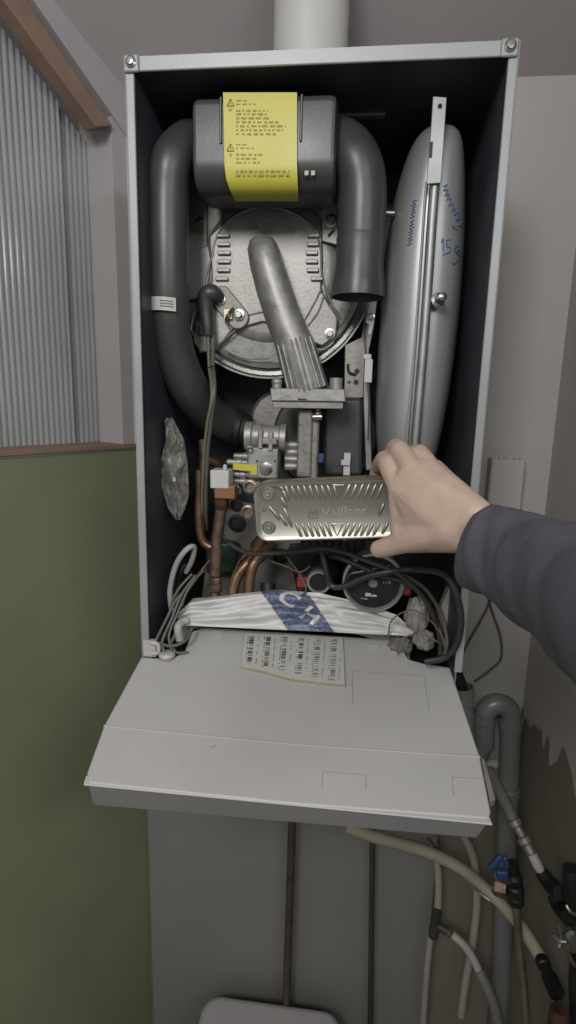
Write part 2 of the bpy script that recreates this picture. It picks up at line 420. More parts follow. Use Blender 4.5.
# ---- air silencer box with its two pipes
def rrect(w_, h, r, n=6):
    pts = []
    for cx, cy, a0 in ((w_ / 2 - r, h / 2 - r, 0), (-w_ / 2 + r, h / 2 - r, 90), (-w_ / 2 + r, -h / 2 + r, 180), (w_ / 2 - r, -h / 2 + r, 270)):
        for k in range(n + 1):
            a_ = math.radians(a0 + 90 * k / n); pts.append((cx + r * math.cos(a_), cy + r * math.sin(a_)))
    return pts
ys = .030
bl = P(190.5, 91, ys); br_ = P(334.5, 187, ys)
bw, bh = br_.x - bl.x, bl.z - br_.z; bc = (bl + br_) / 2
def silbox():
    m = MB(); prof = []
    # cross-section in y-z, extruded along x (front face rounded at the bottom)
    d = .085; zt_, zb_ = bl.z - .004, br_.z
    sec = [(d, zt_), (.012, zt_), (.004, zt_ - .004), (0, zt_ - .012), (0, zb_ + .034), (.003, zb_ + .020), (.010, zb_ + .008), (.022, zb_ + .001), (.034, zb_), (d, zb_ + .004)]
    xs = [(0, .007), (.0025, .002), (.007, 0), (bw - .007, 0), (bw - .0025, .002), (bw, .007)]
    cy, czz = d / 2, (zt_ + zb_) / 2
    rings = []
    for x, ins in xs:
        rings.append([Vector((bl.x + x, ys + cy + (y - cy) * (1 - ins / (d / 2)), czz + (z - czz) * (1 - ins / (bh / 2)))) for y, z in sec])
    n = len(sec); vs = [p for r in rings for p in r]
    fs = [(i * n + k, i * n + (k + 1) % n, (i + 1) * n + (k + 1) % n, (i + 1) * n + k) for i in range(len(rings) - 1) for k in range(n)]
    fs += [tuple(range(n)), tuple((len(rings) - 1) * n + k for k in range(n))[::-1]]
    m.add(vs, fs); return m
sil = silbox().build('air_silencer', M['black'], boiler, bevel=.002, seg=3, smooth=30)
# raised rims on the box beside the sticker
for px_ in (221, 300.5):
    p = P(px_, 150, ys); m = MB(); m.bb((p.x - .0015, ys - .0025, br_.z + .05), (p.x + .0015, ys + .01, bl.z - .008)); m.build('raised_rim', M['black'], sil, bevel=.001)
# small white stamps on the box's right side
m = MB()
for px_ in (306.5, 313): m.box(P(px_, 173, ys - .0006), (.0046, .0006, .0050))
lab(m.build('stamped_mark', M['castdark'], sil), 'two small pale square marks')
# yellow sticker: wraps over the front and curls away at the bottom
la, lb2 = P(223, 94, ys - .0035), P(297, 94, ys - .0035)
l1 = P(228, 180, ys - .0035); l2 = P(235, 201, ys + .006); r1 = P(297.5, 180, ys - .0035); r2 = P(298, 201, ys + .006)
m = MB()
rows = [(P(223, 92.5, ys - .0035), P(297, 92.5, ys - .0035)), (P(224, 130, ys - .0035), P(297, 130, ys - .0035)), (P(224.5, 165, ys - .0035), P(297, 165, ys - .0035)), (P(226, 178, ys - .002), P(297.5, 178, ys - .002)), (P(230, 190, ys + .0045), P(298, 190, ys + .0045)), (P(235.5, 201, ys + .036), P(298, 201, ys + .036))]
rows = [(Vector((a.x, a.y + .0, a.z)), Vector((b.x, b.y, b.z))) for a, b in rows]
vs = [p for r in rows for p in r]
m.add(vs, [(2 * i, 2 * i + 1, 2 * i + 3, 2 * i + 2) for i in range(len(rows) - 1)])
stk = m.build('warning_sticker', M['yellow'], sil, solid=.0006, smooth=60)
def stick(px, py): return P(px, py, ys - .0044)
for cy_, lines in ((103, [(5, 7, 0), (5, 14, 0)]), (148, [])):
    m = MB(); t = [stick(230.5, cy_ - 4.3), stick(227, cy_ + 3), stick(234, cy_ + 3)]
    for i in range(3):
        a, b = t[i], t[(i + 1) % 3]; m.tube([a, b], .00035, 6, smooth=False)
    m.tube([stick(230.5, cy_ - 1.6), stick(230.5, cy_ + 1.6)], .0003, 6, smooth=False)
    mt = face_at(stick(230.5, cy_ + 7)); text_to(m, 'AT' if cy_ < 120 else 'SI', .0042, mt)
    m.build('warning_symbol', M['ink'], stk)
m = MB()
spec = [(100.5, 247, .3, .6), (104, 256, .9, .6), (110.5, 267, .9, 1), (114, 269, .9, 1), (118, 270, .9, 1), (122, 278, .9, 1), (126, 285.5, .9, 1), (130, 283, .9, 1), (134, 276, .9, 1),
        (144.5, 246, .3, .6), (148, 254, .9, .6), (154.5, 262, .9, .9), (158.5, 257, .9, .9), (162.5, 260, .9, .9), (171, 289, 1, 1.2), (175, 289, 1, 1.2)]
for y_, xe, o_, h_ in spec:
    x = 236
    while x < xe:
        l = random.uniform(2.2, 6.5); l = min(l, xe - x + .5)
        for q in range(max(1, int(l / 1.1))):
            p = stick(x + q * 1.1 + .5, y_ + random.uniform(-.15, .15)); m.box(p, (PX(ys) * .75, .0003, PX(ys) * random.uniform(.9, 1.9) * h_))
        x += l + 1.4
lab(m.build('small_print', M['inkfaint'], stk), 'lines of faint small print')
# right elbow pipe with flared end
yp = .078
m = MB()
pts = [P(325, 140, yp + .02), P(340, 141, yp + .015), P(352, 150, yp), P(359, 175, yp), P(360, 205, yp), P(360, 240, yp), P(359.5, 255, yp), P(359, 275, yp), P(358.5, 286, yp)]
rp = PX(yp) 
m.tube([P(322, 146, yp + .02), P(342, 147, yp + .012), P(356, 163, yp), P(362, 190, yp), P(361, 240, yp)], [22 * rp, 23 * rp, 23 * rp, 22.5 * rp, 22 * rp], 28, sub=10)
m.build('exhaust_elbow', M['black'], sil)
m = MB(); ax = (P(358, 290, yp) - P(361, 236, yp)).normalized()
m.lathe(P(361, 236, yp), ax, [(.0, 0), (21.8 * rp, 0), (22.6 * rp, .003), (22.4 * rp, .020), (22.8 * rp, .040), (24.6 * rp, .056), (25.4 * rp, .066), (25.4 * rp, .076), (24 * rp, .076), (23 * rp, .055), (20 * rp, .02), (0, .015)], 36)
m.build('flared_end', M['black'], sil)
# left intake pipe
yl = .065
m = MB(); rl = PX(yl)
m.tube([P(203, 141, yl + .03), P(187, 143, yl + .02), P(172, 163, yl), P(168, 195, yl), P(168, 250, yl), P(169, 310, yl + .005), P(174, 350, yl + .02), P(189, 387, yl + .045), P(210, 414, yl + .095), P(232, 427, yl + .125)],
       [17 * rl, 18.5 * rl, 20 * rl, 20 * rl, 20 * rl, 20 * rl, 20.5 * rl, 21 * rl, 21 * rl, 20 * rl], 28, sub=10)
pipe = m.build('intake_pipe', M['black'], boiler)
m = MB(); r0 = PX(yl + .125)
m.lathe(P(229, 427, yl + .125), (P(248, 431, yl + .125) - P(229, 427, yl + .125)), [(18 * r0, 0), (19 * r0, .002), (19 * r0, .010), (17.5 * r0, .012), (19 * r0, .014), (19 * r0, .022), (17 * r0, .024), (16 * r0, .032)], 28)
m.build('rubber_sleeve', M['blackmatt'], pipe)
# QR-free sticker on the pipe (white), bent round the surface
m = MB(); cx = P(169, 306, yl)
def lf(u, v_):
    a_ = math.radians(-50 + 87 * u); r = 20.2 * rl
    return cx + Vector((r * math.sin(a_), -r * math.cos(a_), (.5 - v_) * .017 - u * .002))
m.grid(lf, 10, 1); lb3 = m.build('pipe_sticker', M['label'], pipe); lab(lb3, 'small white sticker')
m = MB()
for k in range(3):
    def l2f(u, v_, k=k):
        p = lf(.5 + .42 * u, .25 + .2 * k + .09 * v_); d = (p - cx); d.z = 0; return p + d.normalized() * .0004
    m.grid(l2f, 4, 1)
m.build('small_print', M['wireg'], lb3)

# ---- primary heat exchanger: dark drum behind + polished ring + cast burner door
yr = .150
HC = P(269, 270, yr); hp = PX(yr)
drum = MB()
drum.lathe(P(269, 270, yr + .012), (0, 1, 0), [(98 * hp, 0), (98 * hp, .155)], 48)
m = drum; m.build('heat_exchanger_drum', M['dark'], boiler)
RR = 101 * hp
m = MB(); m.lathe(HC + Vector((0, .012, 0)), (0, -1, 0), [(RR * .90, -.002), (RR * .90, .004), (RR * .93, .008), (RR * .965, .003), (RR * .985, .009), (RR, .009), (RR * 1.005, 0), (RR * .98, -.004)], 72)
m.build('clamp_ring', M['polished'], boiler)
door = MB()
door.lathe(HC + Vector((0, .010, 0)), (0, -1, 0), [(RR * .9, 0), (RR * .9, .006), (RR * .86, .008), (RR * .845, .004), (RR * .66, .006), (RR * .62, .011), (RR * .56, .012), (RR * .45, .013), (0, .015)], 64)
# radial ribs/webs
door_o = door.build('burner_door', M['cast'], boiler)
# squarish cast body
m = MB()
yb = yr - .008
pl = [(209, 236), (222, 224), (236, 213), (256, 206), (278, 206), (300, 213), (314, 224), (322, 236), (323, 262), (321, 290), (330, 306), (338, 318), (336, 336), (322, 346), (309, 341), (300, 330), (262, 322), (232, 330), (216, 350), (200, 352), (193, 342), (196, 322), (206, 306), (212, 280)]
m.prism([P(x, y, yb) for x, y in pl[::-1]], (0, .014, 0)); m.build('cast_plate', M['cast'], door_o, bevel=.002)
# fin packs left and right, arc rim
for side, xs_ in (('l', (215, 228)), ('r', (306, 318))):
    for k in range(6):
        y_ = 236 + 8.6 * k
        off = [0, 1, 2, 2, 1, -3][k] * (1 if side == 'r' else -.4)
        m = MB(); a = P(xs_[0] - off + 2, y_, yb - .001); b = P(xs_[1] - off + 2, y_ + 2, yb - .001)
        m.bb((a.x, yb - .005, a.z - .0028), (b.x, yb + .001, a.z + .0028)); m.build('cooling_fin', M['cast'], door_o, bevel=.0012)
m = MB()
arc = []
for k in range(25):
    t = PI * k / 24; arc.append(P(267 - 54 * math.cos(t), 254 - 47 * math.sin(t), yb - .0005))
m.tube(arc, .0016, 8, smooth=False)
for path in ([(213, 254), (206, 275), (200, 300), (193, 318), (191, 330)], [(321, 254), (322, 275), (330, 300), (339, 315)],
             [(232, 322), (246, 316), (262, 312), (266, 312)], [(304, 322), (316, 300), (322, 288)], [(308, 326), (318, 312), (324, 296)], [(300, 338), (309, 345), (322, 350), (334, 342)],
             [(226, 350), (246, 358), (270, 358)], [(199, 352), (212, 349), (226, 338), (240, 326)]):
    m.tube([P(x, y, yb - .0005) for x, y in path], .0014, 8)
m.build('cast_rib', M['cast'], door_o)
m = MB(); text_to(m, 'EMVP', .013, face_at(P(258, 226, yb - .0005)), .0016, .0003); m.build('cast_lettering', M['cast'], door_o)
def bolt(p, r, parent, mt='polished', washer=True, ax=(0, -1, 0)):
    m = MB()
    if washer: m.lathe(p, ax, [(r * 1.45, 0), (r * 1.45, .0012), (r * .9, .0016)], 24)
    m.lathe(Vector(p) + Vector(ax) * .0015, ax, [(r, 0), (r, .004), (r * .8, .005), (0, .005)], 6)
    return m.build('bolt', M[mt], parent, smooth=20)
bolt(P(330, 334, yb - .001), .0052, door_o); bolt(P(201, 332, yb - .001), .004, door_o); bolt(P(330, 221, yb + .0), .0045, door_o)
# ignition electrode holder + boot
m = MB()
a, b = P(221, 297, yb - .006), P(238, 318, yb - .006)
ax = (b - a).normalized(); pr_ = ax.cross(Vector((0, 1, 0))).normalized()
m.tube([a - ax * .01, b + ax * .006], [.013, .015], 20, smooth=False)
m2 = MB(); el = []
for k in range(24):
    t = 2 * PI * k / 24; c_ = a if math.cos(t) < 0 else b; el.append(c_ + ax * math.cos(t) * .015 + pr_ * math.sin(t) * .0165)
m2.prism(el, (0, .008, 0)); ig = m2.build('ignition_bracket', M['castdark'], boiler, bevel=.0015)
bolt(P(221, 300, yb - .0075), .0048, ig); bolt(P(239, 315, yb - .0075), .0056, ig)
m = MB(); m.tube([P(233, 308, yb - .009), P(228, 314, yb - .02), P(226, 321, yb - .012), P(228, 326, yb - .01)], .0018, 8); m.bb(P(225, 310, yb - .006), P(232, 319, yb - .012)); m.build('electrode_clip', M['brass'], ig)
yt = yb - .022
m = MB(); m.tube([P(219, 297, yb - .01), P(212, 293, yt), P(206, 297, yt), P(206, 312, yt), P(207.5, 328, yt), P(208, 336, yt)], [.009, .0125, .0125, .0095, .0085, .0065], 18, sub=5)
boot = m.build('electrode_boot', M['black'], boiler)
m = MB(); m.tube([P(208, 335, yt), P(209, 365, yt - .02), P(212, 395, .070), P(207, 425, .072), P(204, 455, .08), P(202, 500, .09), P(203, 525, .11)], .0022, 10); m.build('ignition_lead', M['wiregreen'], boot)
m = MB(); m.tube([P(213, 335, yt + .008), P(212.5, 365, yt - .012), P(214, 390, .074), P(210, 425, .078), P(207, 455, .085), P(205.5, 500, .095), P(206, 530, .12)], .0036, 10); m.build('signal_lead', M['wireg'], boot)
m = MB(); m.tube([P(207, 369, yt - .022), P(213, 366, yt - .028), P(216, 370, yt - .022), P(212, 373, yt - .012), P(207, 369, yt - .022)], .0010, 6); m.build('cable_tie', M['blackmatt'], boot)

# mounting brackets behind
def plate(name, pts, y, d, mt, parent, bev=.001):
    m = MB(); m.prism([P(a, b, y) for a, b in pts[::-1]], (0, d, 0)); return m.build(name, M[mt], parent, bevel=bev)
lb_ = plate('mounting_bracket', [(184, 178), (206, 178), (207, 245), (205, 262), (185, 262)], yr - .002, .006, 'castdark', boiler)
plate('mounting_bracket', [(185, 252), (208, 246), (211, 262), (205, 298), (188, 300)], yr - .006, .004, 'galv', boiler)
rb_ = plate('mounting_bracket', [(327, 172), (341, 172), (342, 246), (322, 241), (322, 195), (326, 190)], yr - .01, .004, 'cast', boiler)
bolt(P(331, 221, yr - .011), .0062, rb_)
m = MB(); m.tube([P(328, 236, yr - .012), P(334, 229, yr - .014)], .0012, 6, smooth=False); m.build('clip_wire', M['polished'], rb_)
m = MB(); m.tube([P(196, 221, yr - .004), P(200, 218, yr - .006), P(203, 219, yr - .004)], .0018, 6); m.build('clip_wire', M['blackmatt'], lb_)
plate('side_bracket', [(324, 250), (344, 246), (346, 300), (338, 316), (326, 296)], yr + .02, .01, 'galv', boiler)

# ---- air/gas mixing duct: ribbed casting running diagonally across the door
def duct():
    m = MB()
    # stations: (px,py,halfwidth px, y front, height)
    st = [(261, 235.5, 6, .098, .014), (261.3, 239, 11.5, .092, .022), (262, 246, 15, .086, .03), (266, 263, 16.5, .083, .034), (274, 290, 17.5, .081, .035), (283.5, 318, 18, .080, .035), (290, 334, 18.3, .079, .035), (294, 343, 19.5, .078, .035), (300, 364, 20, .078, .035), (308, 391, 20.5, .078, .035)]
    n = 18; vs = []
    for i, (x, y, hw, yy, hh) in enumerate(st):
        nx, ny = st[min(i + 1, len(st) - 1)][:2]; px_, py_ = st[max(0, i - 1)][:2]
        dx, dy = nx - px_, ny - py_; l = math.hypot(dx, dy); ux, uy = dy / l, -dx / l
        for k in range(n):
            t = PI * k / (n - 1); q = -math.cos(t); s_ = math.sin(t) ** .7
            vs.append(P(x + ux * hw * q, y + uy * hw * q, yy + (hh) * (1 - s_)))
    fs = [(i * n + k, i * n + k + 1, (i + 1) * n + k + 1, (i + 1) * n + k) for i in range(len(st) - 1) for k in range(n - 1)]
    vs2 = list(vs); back = len(vs)
    for i in range(len(st)):
        a, b = vs[i * n], vs[i * n + n - 1]; vs2 += [a + Vector((0, .03, 0)), b + Vector((0, .03, 0))]
    for i in range(len(st) - 1):
        fs.append((i * n, (i + 1) * n, back + 2 * (i + 1), back + 2 * i)); fs.append((i * n + n - 1, back + 2 * i + 1, back + 2 * (i + 1) + 1, (i + 1) * n + n - 1))
    fs.append(tuple(range(n)) + (back + 1, back)); l_ = len(st) - 1
    fs.append(tuple(l_ * n + k for k in range(n)) + (back + 2 * l_ + 1, back + 2 * l_))
    m.add(vs2, fs); return m
du = duct().build('mixing_duct', M['cast'], boiler, smooth=50)
for k in range(8):
    u = -1 + 2 * (k + .5) / 8
    m = MB(); x0, y0 = 293 + u * 18, 338 - u * 5; x1, y1 = 307 + u * 20, 390 - u * 5
    yy = .078 + .035 * (1 - math.sin(math.acos(-u)) ** .7) - .0012
    m.tube([P(x0, y0 + abs(u) * 2, yy + .003), P(x0 + (x1 - x0) * .06, y0 + (y1 - y0) * .06, yy), P((x0 + x1) / 2, (y0 + y1) / 2, yy), P(x1, y1, yy)], [.0010, .0017, .0018, .0018], 8, smooth=False)
    m.build('duct_rib', M['cast'], du)
# flange at the foot of the duct
yf = .078
fl = plate('duct_flange', [(270, 388), (344, 389), (346, 402), (271, 401)], yf, .05, 'cast', boiler, .0015)
plate('flange_plate', [(272, 401), (343, 402), (343, 409), (273, 408)], yf + .004, .045, 'castdark', fl, .001)
m = MB(); p = P(277, 382, yf + .012); m.ball(p, .008, 8, sc=(1, 1, .8)); m.cyl(p, p + Vector((0, 0, -.01)), .007)
m.build('flange_lug', M['cast'], fl)
m = MB(); p = P(336, 381, yf + .015); m.cyl(p + Vector((0, 0, .004)), p + Vector((0, 0, -.012)), .009); m.build('flange_lug', M['cast'], fl)
m = MB(); a = P(302, 399.2, yf - .0008); m.box(a, (.012, .0012, .0018)); m.build('slot', M['blackmatt'], fl)

# ---- fan housing (dark drum lower right) and vertical gas riser
m = MB(); fc = P(325, 437, .20); m.lathe(fc + Vector((0, .1, 0)), (0, -1, 0), [(.085, 0), (.085, .10), (.080, .108), (.05, .112), (0, .112)], 40)
fan = m.build('fan_housing', M['black'], boiler)
plate('fan_bracket', [(345, 345), (366, 335), (363, 398), (344, 398)], .155, .012, 'castdark', fan)
plate('fan_cover', [(323, 398), (363, 398), (362, 476), (323, 476)], .150, .05, 'black', fan, .006)
m = MB()
for a, b, r in ((357, 371, .0035), (356, 382, .0035), (349, 382, .002)): m.cyl(P(a, b, .1545), P(a, b, .153), r)
m.tube([P(348, 364, .1545), P(349, 372, .1535), (P(356, 375, .1535))], .002, 8); m.build('slot', M['blackmatt'], fan)
m = MB(); m.bb(P(344, 453, .14), P(350, 474, .16)); m.bb(P(341, 460, .135), P(350, 465, .145)); m.build('wire_plug', M['white'], fan, bevel=.001)
# grey drum left of riser
m = MB(); m.lathe(P(285, 420, .27), (0, -1, 0), [(.052, 0), (.052, .05), (.046, .058), (0, .06)], 36); m.build('motor_drum', M['castdark'], boiler)
# riser
m = MB(); m.bb(P(298, 409, .10), P(312, 476, .12)); m.bb(P(311, 412, .104), P(318, 478, .12)); ris = m.build('gas_riser', M['castdark'], boiler, bevel=.003)
m = MB(); m.cyl(P(313, 417, .098), P(322, 417, .098), .005); m.lathe(P(318, 411, .10), (0, 0, -1), [(.003, -.01), (.004, 0), (.006, .002), (.006, .012), (.003, .014)], 12); m.build('screw', M['polished'], ris)
m = MB(); m.box(P(321, 458, .10), (.008, .008, .013)); m.build('blue_plug', M['blue'], ris, bevel=.001)
for yy in (445, 452, 459, 466):
    m = MB(); m.lathe(P(285, yy, .115), (1, 0, 0), [(.006, 0), (.0065, .002), (.0065, .02), (.006, .022)], 16); m.build('riser_stub', M['cast'], ris)

# ---- gas valve block
gy = .085
m = MB()
m.bb(P(247, 447, gy), P(281, 476, gy + .04)); m.bb(P(246, 445, gy + .002), P(256, 454, gy + .03)); 
gv = m.build('gas_valve', M['cast'], boiler, bevel=.003)
m = MB(); gp = PX(gy + .02)
m.lathe(P(246, 436, gy + .02), (P(286, 438, gy + .02) - P(246, 436, gy + .02)), [(14 * gp, 0), (15 * gp, .001), (15 * gp, .010), (13 * gp, .012), (13.5 * gp, .020), (13 * gp, .024), (12 * gp, .026), (12 * gp, .05), (14 * gp, .052), (14 * gp, .06)], 28)
m.build('venturi', M['cast'], gv)
for q in ((258, 430, 264, 448), (268, 432, 274, 450), (262, 438, 278, 444)):
    m = MB(); m.bb(P(q[0], q[1], gy - .004), P(q[2], q[3], gy + .012)); m.build('cast_web', M['cast'], gv, bevel=.0015)
m = MB(); m.lathe(P(266, 469, gy), (0, -1, 0), [(.0095, 0), (.0095, .0012), (.0085, .0016), (0, .0016)], 24); m.build('pressure_cap', M['polished'], gv)
m = MB(); m.lathe(P(250.5, 450.5, gy + .001), (0, -1, 0), [(.0048, 0), (.0048, .001), (.003, .001), (0, -.001)], 20)
m.build('screw_hole', M['blackmatt'], gv)
for a, b in ((257, 461), (275, 461), (275, 448)): m = MB(); m.cyl(P(a, b, gy + .001), P(a, b, gy - .001), .0016, n=10); m.build('screw_hole', M['blackmatt'], gv)
m = MB(); m.prism([P(233, 463, gy - .003), P(233, 469.5, gy - .003), P(251, 471.5, gy - .003), P(251, 475, gy - .003), P(257, 475, gy - .003), P(257, 465, gy - .003)], (0, .0015, 0)); lab(m.build('valve_sticker', M['yellow'], gv), 'small yellow sticker')
for yy, x0 in ((456, 235), (462, 228), (474, 232), (481, 232)):
    m = MB(); m.lathe(P(x0, yy, gy + .01), (1, 0, .0), [(.003, -.002), (.0045, 0), (.0045, .012), (.0055, .013), (.0055, .02), (.004, .022), (.004, .034)], 16); m.build('pressure_nipple', M['cast'], gv)
m = MB(); m.bb(P(210, 470, .055), P(233, 486, .085)); cn = m.build('cable_connector', M['white'], gv, bevel=.0015)
m = MB(); a = P(214, 485, .057); b = P(238, 497, .08); m.bb(a, b); lab(m.build('connector_base', M['brown'], cn, bevel=.002), 'brown lower half')
m = MB(); m.lathe(P(225, 470, .065), (0, 0, 1), [(.003, 0), (.003, .006), (.0015, .008)], 12); m.build('plug_pin', M['white'], cn)
m = MB(); m.lathe(P(222, 505, .075), (0, 0, 1), [(.010, -.006), (.011, 0), (.011, .010), (.009, .016)], 8); m.build('brass_nut', M['rust'], gv)

# ---- expansion vessel on the right
def vessel():
    # cross sections along z; each a superellipse in x-y. centre line and half sizes from the outline
    m = MB(); n = 40
    lv = [(126, 428, 452), (129, 419, 458), (136, 412, 463), (150, 406, 465.5), (180, 397, 467), (220, 389.5, 467.5), (260, 385, 466.5), (300, 382, 464), (340, 380, 460.5), (380, 378, 455.5), (420, 376.5, 449), (455, 378, 441), (485, 384, 433), (505, 392, 425), (512, 400, 415)]
    ymid = .165
    vs = []
    for i, (py, xl, xr) in enumerate(lv):
        # silhouettes lie at different depth; use ymid for left and front for right
        a = P(xl, py, .12); b = P(xr + 4.5 * min(1, (500 - py) / 300), py, .085)
        z = (a.z + b.z) / 2; cx_ = (a.x + b.x) / 2; hw = (b.x - a.x) / 2
        t = (i / (len(lv) - 1)) * 2 - 1
        hy = .105 * max(.15, (1 - abs(t) ** 5)) ** .5
        for k in range(n):
            th_ = 2 * PI * k / n; c_, s_ = math.cos(th_), math.sin(th_)
            ex = .75
            vs.append(Vector((cx_ + hw * math.copysign(abs(c_) ** ex, c_), ymid + hy * math.copysign(abs(s_) ** ex, s_), z)))
    fs = [(i * n + k, i * n + (k + 1) % n, (i + 1) * n + (k + 1) % n, (i + 1) * n + k) for i in range(len(lv) - 1) for k in range(n)]
    fs += [tuple(range(n))[::-1], tuple((len(lv) - 1) * n + k for k in range(n))]
    m.add(vs, fs); return m
ves = vessel().build('expansion_vessel', M['vessel'], boiler, smooth=60, subd=1)
# seam rail down the front, hanging strap at the top
yv = .052
m = MB()
A0, A1 = [(435, 182), (432, 220), (428, 280), (423, 350), (417, 420), (413, 470)], 0
m.tube([P(x, y, yv - .002) for x, y in A0], .0062, 12); m.build('seam_rail', M['galv'], ves)
m = MB(); m.tube([P(x - 8.5, y, yv + .006) for x, y in A0], .0018, 8); m.build('seam_edge', M['vessel'], ves)
st = plate('hanging_strap', [(433, 96), (447, 97), (441, 183), (426.5, 184), (430, 140)], yv - .012, .003, 'galv', ves, .0008)
m = MB(); m.cyl(P(440, 106, yv - .0125), P(440, 106, yv - .0135), .0026, n=16); m.bb(P(430.0, 142, yv - .0125), P(432, 157, yv - .0135)); m.build('strap_hole', M['blackmatt'], st)
m = MB(); p = P(438, 300, yv - .004); m.lathe(p, (.25, -1, .1), [(.009, -.006), (.009, .001), (.005, .002), (.0045, .010), (.0052, .011), (.0052, .016), (.002, .018)], 20); m.build('air_valve', M['polished'], ves)
m = MB(); p = P(388, 213, .10); m.lathe(p, (-1, -.2, 0), [(.004, -.008), (.004, .006), (.002, .008)], 12); m.build('side_nipple', M['polished'], ves)
# handwriting in blue marker, lying on the shell
from mathutils.bvhtree import BVHTree
def surface_of(ob, off):
    bpy.context.view_layer.update(); dg = bpy.context.evaluated_depsgraph_get(); tr = BVHTree.FromObject(ob, dg); mw = ob.matrix_world; iv = mw.inverted()
    def f(px, py, fallback=.07):
        d = (iv.to_3x3() @ ray(px, py)).normalized(); h = tr.ray_cast(iv @ CAM, d)
        if h[0] is None: return P(px, py, fallback)
        return mw @ (h[0] + h[1] * off * (1 if h[1].dot(d) < 0 else -1))
    return f
vsurf = surface_of(ves, .0003)
def scrib(strokes, y):
    m = MB()
    for s_ in strokes: m.tube([vsurf(a, b) for a, b in s_], .0007, 6)
    return m
w1 = [[(443.5, 187), (447, 185), (444, 191), (448, 190), (445, 196), (449, 194), (447, 200), (451, 199), (449, 206), (453, 204), (452, 211), (455, 209), (454, 216), (458, 212), (456, 221)], [(456, 221), (461, 219), (460, 226), (452, 227), (457, 230)],
      [(441, 243), (443, 239), (443, 251)], [(450, 240), (446.5, 241), (447, 247), (450, 247), (450, 252), (446, 254)], [(444.5, 253), (443, 256)], [(454, 242), (453, 256)], [(458, 246), (453.5, 250), (458.5, 255)], [(460, 250), (456, 253), (460, 258), (454, 264), (452, 262)]]
lab(scrib(w1, yv + .0145).build('handwriting', M['blueink'], ves), 'blue marker handwriting')
w2 = [[(417 - .55 * t, 200 + 5.2 * t), (413 - .55 * t, 202 + 5.2 * t), (415.5 - .55 * t, 204 + 5.2 * t), (411.5 - .55 * t, 206 + 5.2 * t)] for t in (0, 1.2, 2.4, 3.9, 5.2, 6.4, 7.6)]
lab(scrib(w2, yv + .020).build('handwritten_date', M['blueink'], ves), 'row of blue marker digits')

# ---- side strip and connectors between door and vessel
plate('support_rail', [(367, 300), (377, 300), (374, 330), (369, 350), (372, 470), (366, 470), (361, 340)], .16, .006, 'galv', boiler)
sb = plate('valve_bracket', [(370, 300), (377, 301), (374, 324), (371, 335), (368, 334), (369, 324), (366, 323)], .125, .004, 'white', boiler)
bolt(P(371, 317, .124), .0035, sb)
m = MB(); a = P(364, 355, .13); m.bb(P(363.5, 354, .125), P(371, 360, .137)); m.bb(P(365, 359, .125), P(371.5, 383, .137)); wc = m.build('sensor_plug', M['white'], boiler, bevel=.001)
m = MB(); m.tube([P(366, 355, .131), P(365, 343, .131), P(364, 332, .14), P(366, 322, .15)], .0016, 8); m.tube([P(368, 382, .131), P(369, 410, .135), P(368, 440, .14)], .0014, 8); m.build('sensor_wire', M['wireg'], wc)

# ---- hydraulic block at the bottom: manifold plate, pump, fittings, pipes
hb = plate('hydraulic_block', [(228, 500), (262, 505), (400, 545), (408, 600), (200, 610), (206, 560), (214, 520)], .20, .03, 'castdark', boiler, .002)
for a, b, r in ((237, 505, .0085), (237, 523, .012), (318, 562, .010), (281, 556, .011)):
    m = MB(); m.lathe(P(a, b, .198), (0, -1, 0), [(r, -.003), (r * 1.25, 0), (r * 1.25, .003), (r * .9, .004), (r * .85, -.001), (0, -.001)], 24); m.build('port', M['blackmatt'], hb)
for a, b in ((296, 562), (226, 500), (345, 545), (307, 547), (237, 490)):
    m = MB(); m.lathe(P(a, b, .18), (0, -1, 0), [(.006, -.02), (.006, 0), (.009, .0), (.009, .006), (.005, .008), (0, .006)], 12); m.build('union_screw', M['polished'], hb)

plate('black_manifold', [(288, 548), (405, 538), (450, 545), (452, 600), (410, 606), (300, 606)], .17, .03, 'blackmatt', hb, .002)
plate('green_housing', [(205, 540), (235, 545), (238, 560), (235, 574), (206, 574)], .16, .03, 'green_pcb', hb, .004)
# connector ridge below the plate
m = MB(); a = P(300, 543, .10); b = P(365, 552, .13); m.bb(a, b)
for k in range(8): m.bb(P(304 + k * 7.5, 541, .097), P(309 + k * 7.5, 550, .10))
m.build('terminal_strip', M['blackmatt'], hb, bevel=.001)
# diverter motor with ring
q = PX(.06)
m = MB(); c_ = P(319, 581, .075); m.lathe(c_ + Vector((0, .07, 0)), (0, -1, 0), [(21 * q, 0), (21 * q, .045), (17 * q, .06), (15 * q, .066), (0, .066)], 28); dm = m.build('diverter_motor', M['blackmatt'], boiler)
m = MB(); m.lathe(c_, (0, -1, 0), [(13 * q, -.004), (13 * q, .006), (12.4 * q, .008), (10.3 * q, .008), (10 * q, .004), (0, .003)], 32); m.build('cap_ring', M['vessel'], dm)
m = MB(); m.lathe(c_, (0, -1, 0), [(10 * q, .002), (9.9 * q, .0045), (0, .0047)], 28); m.build('inner_cap', M['dark'], dm)
m = MB(); m.bb(P(297, 577, .07), P(309, 585, .085)); m.bb(P(299, 574, .075), P(303, 588, .085)); lab(m.build('locking_clip', M['red'], dm, bevel=.0015), 'red locking clip')
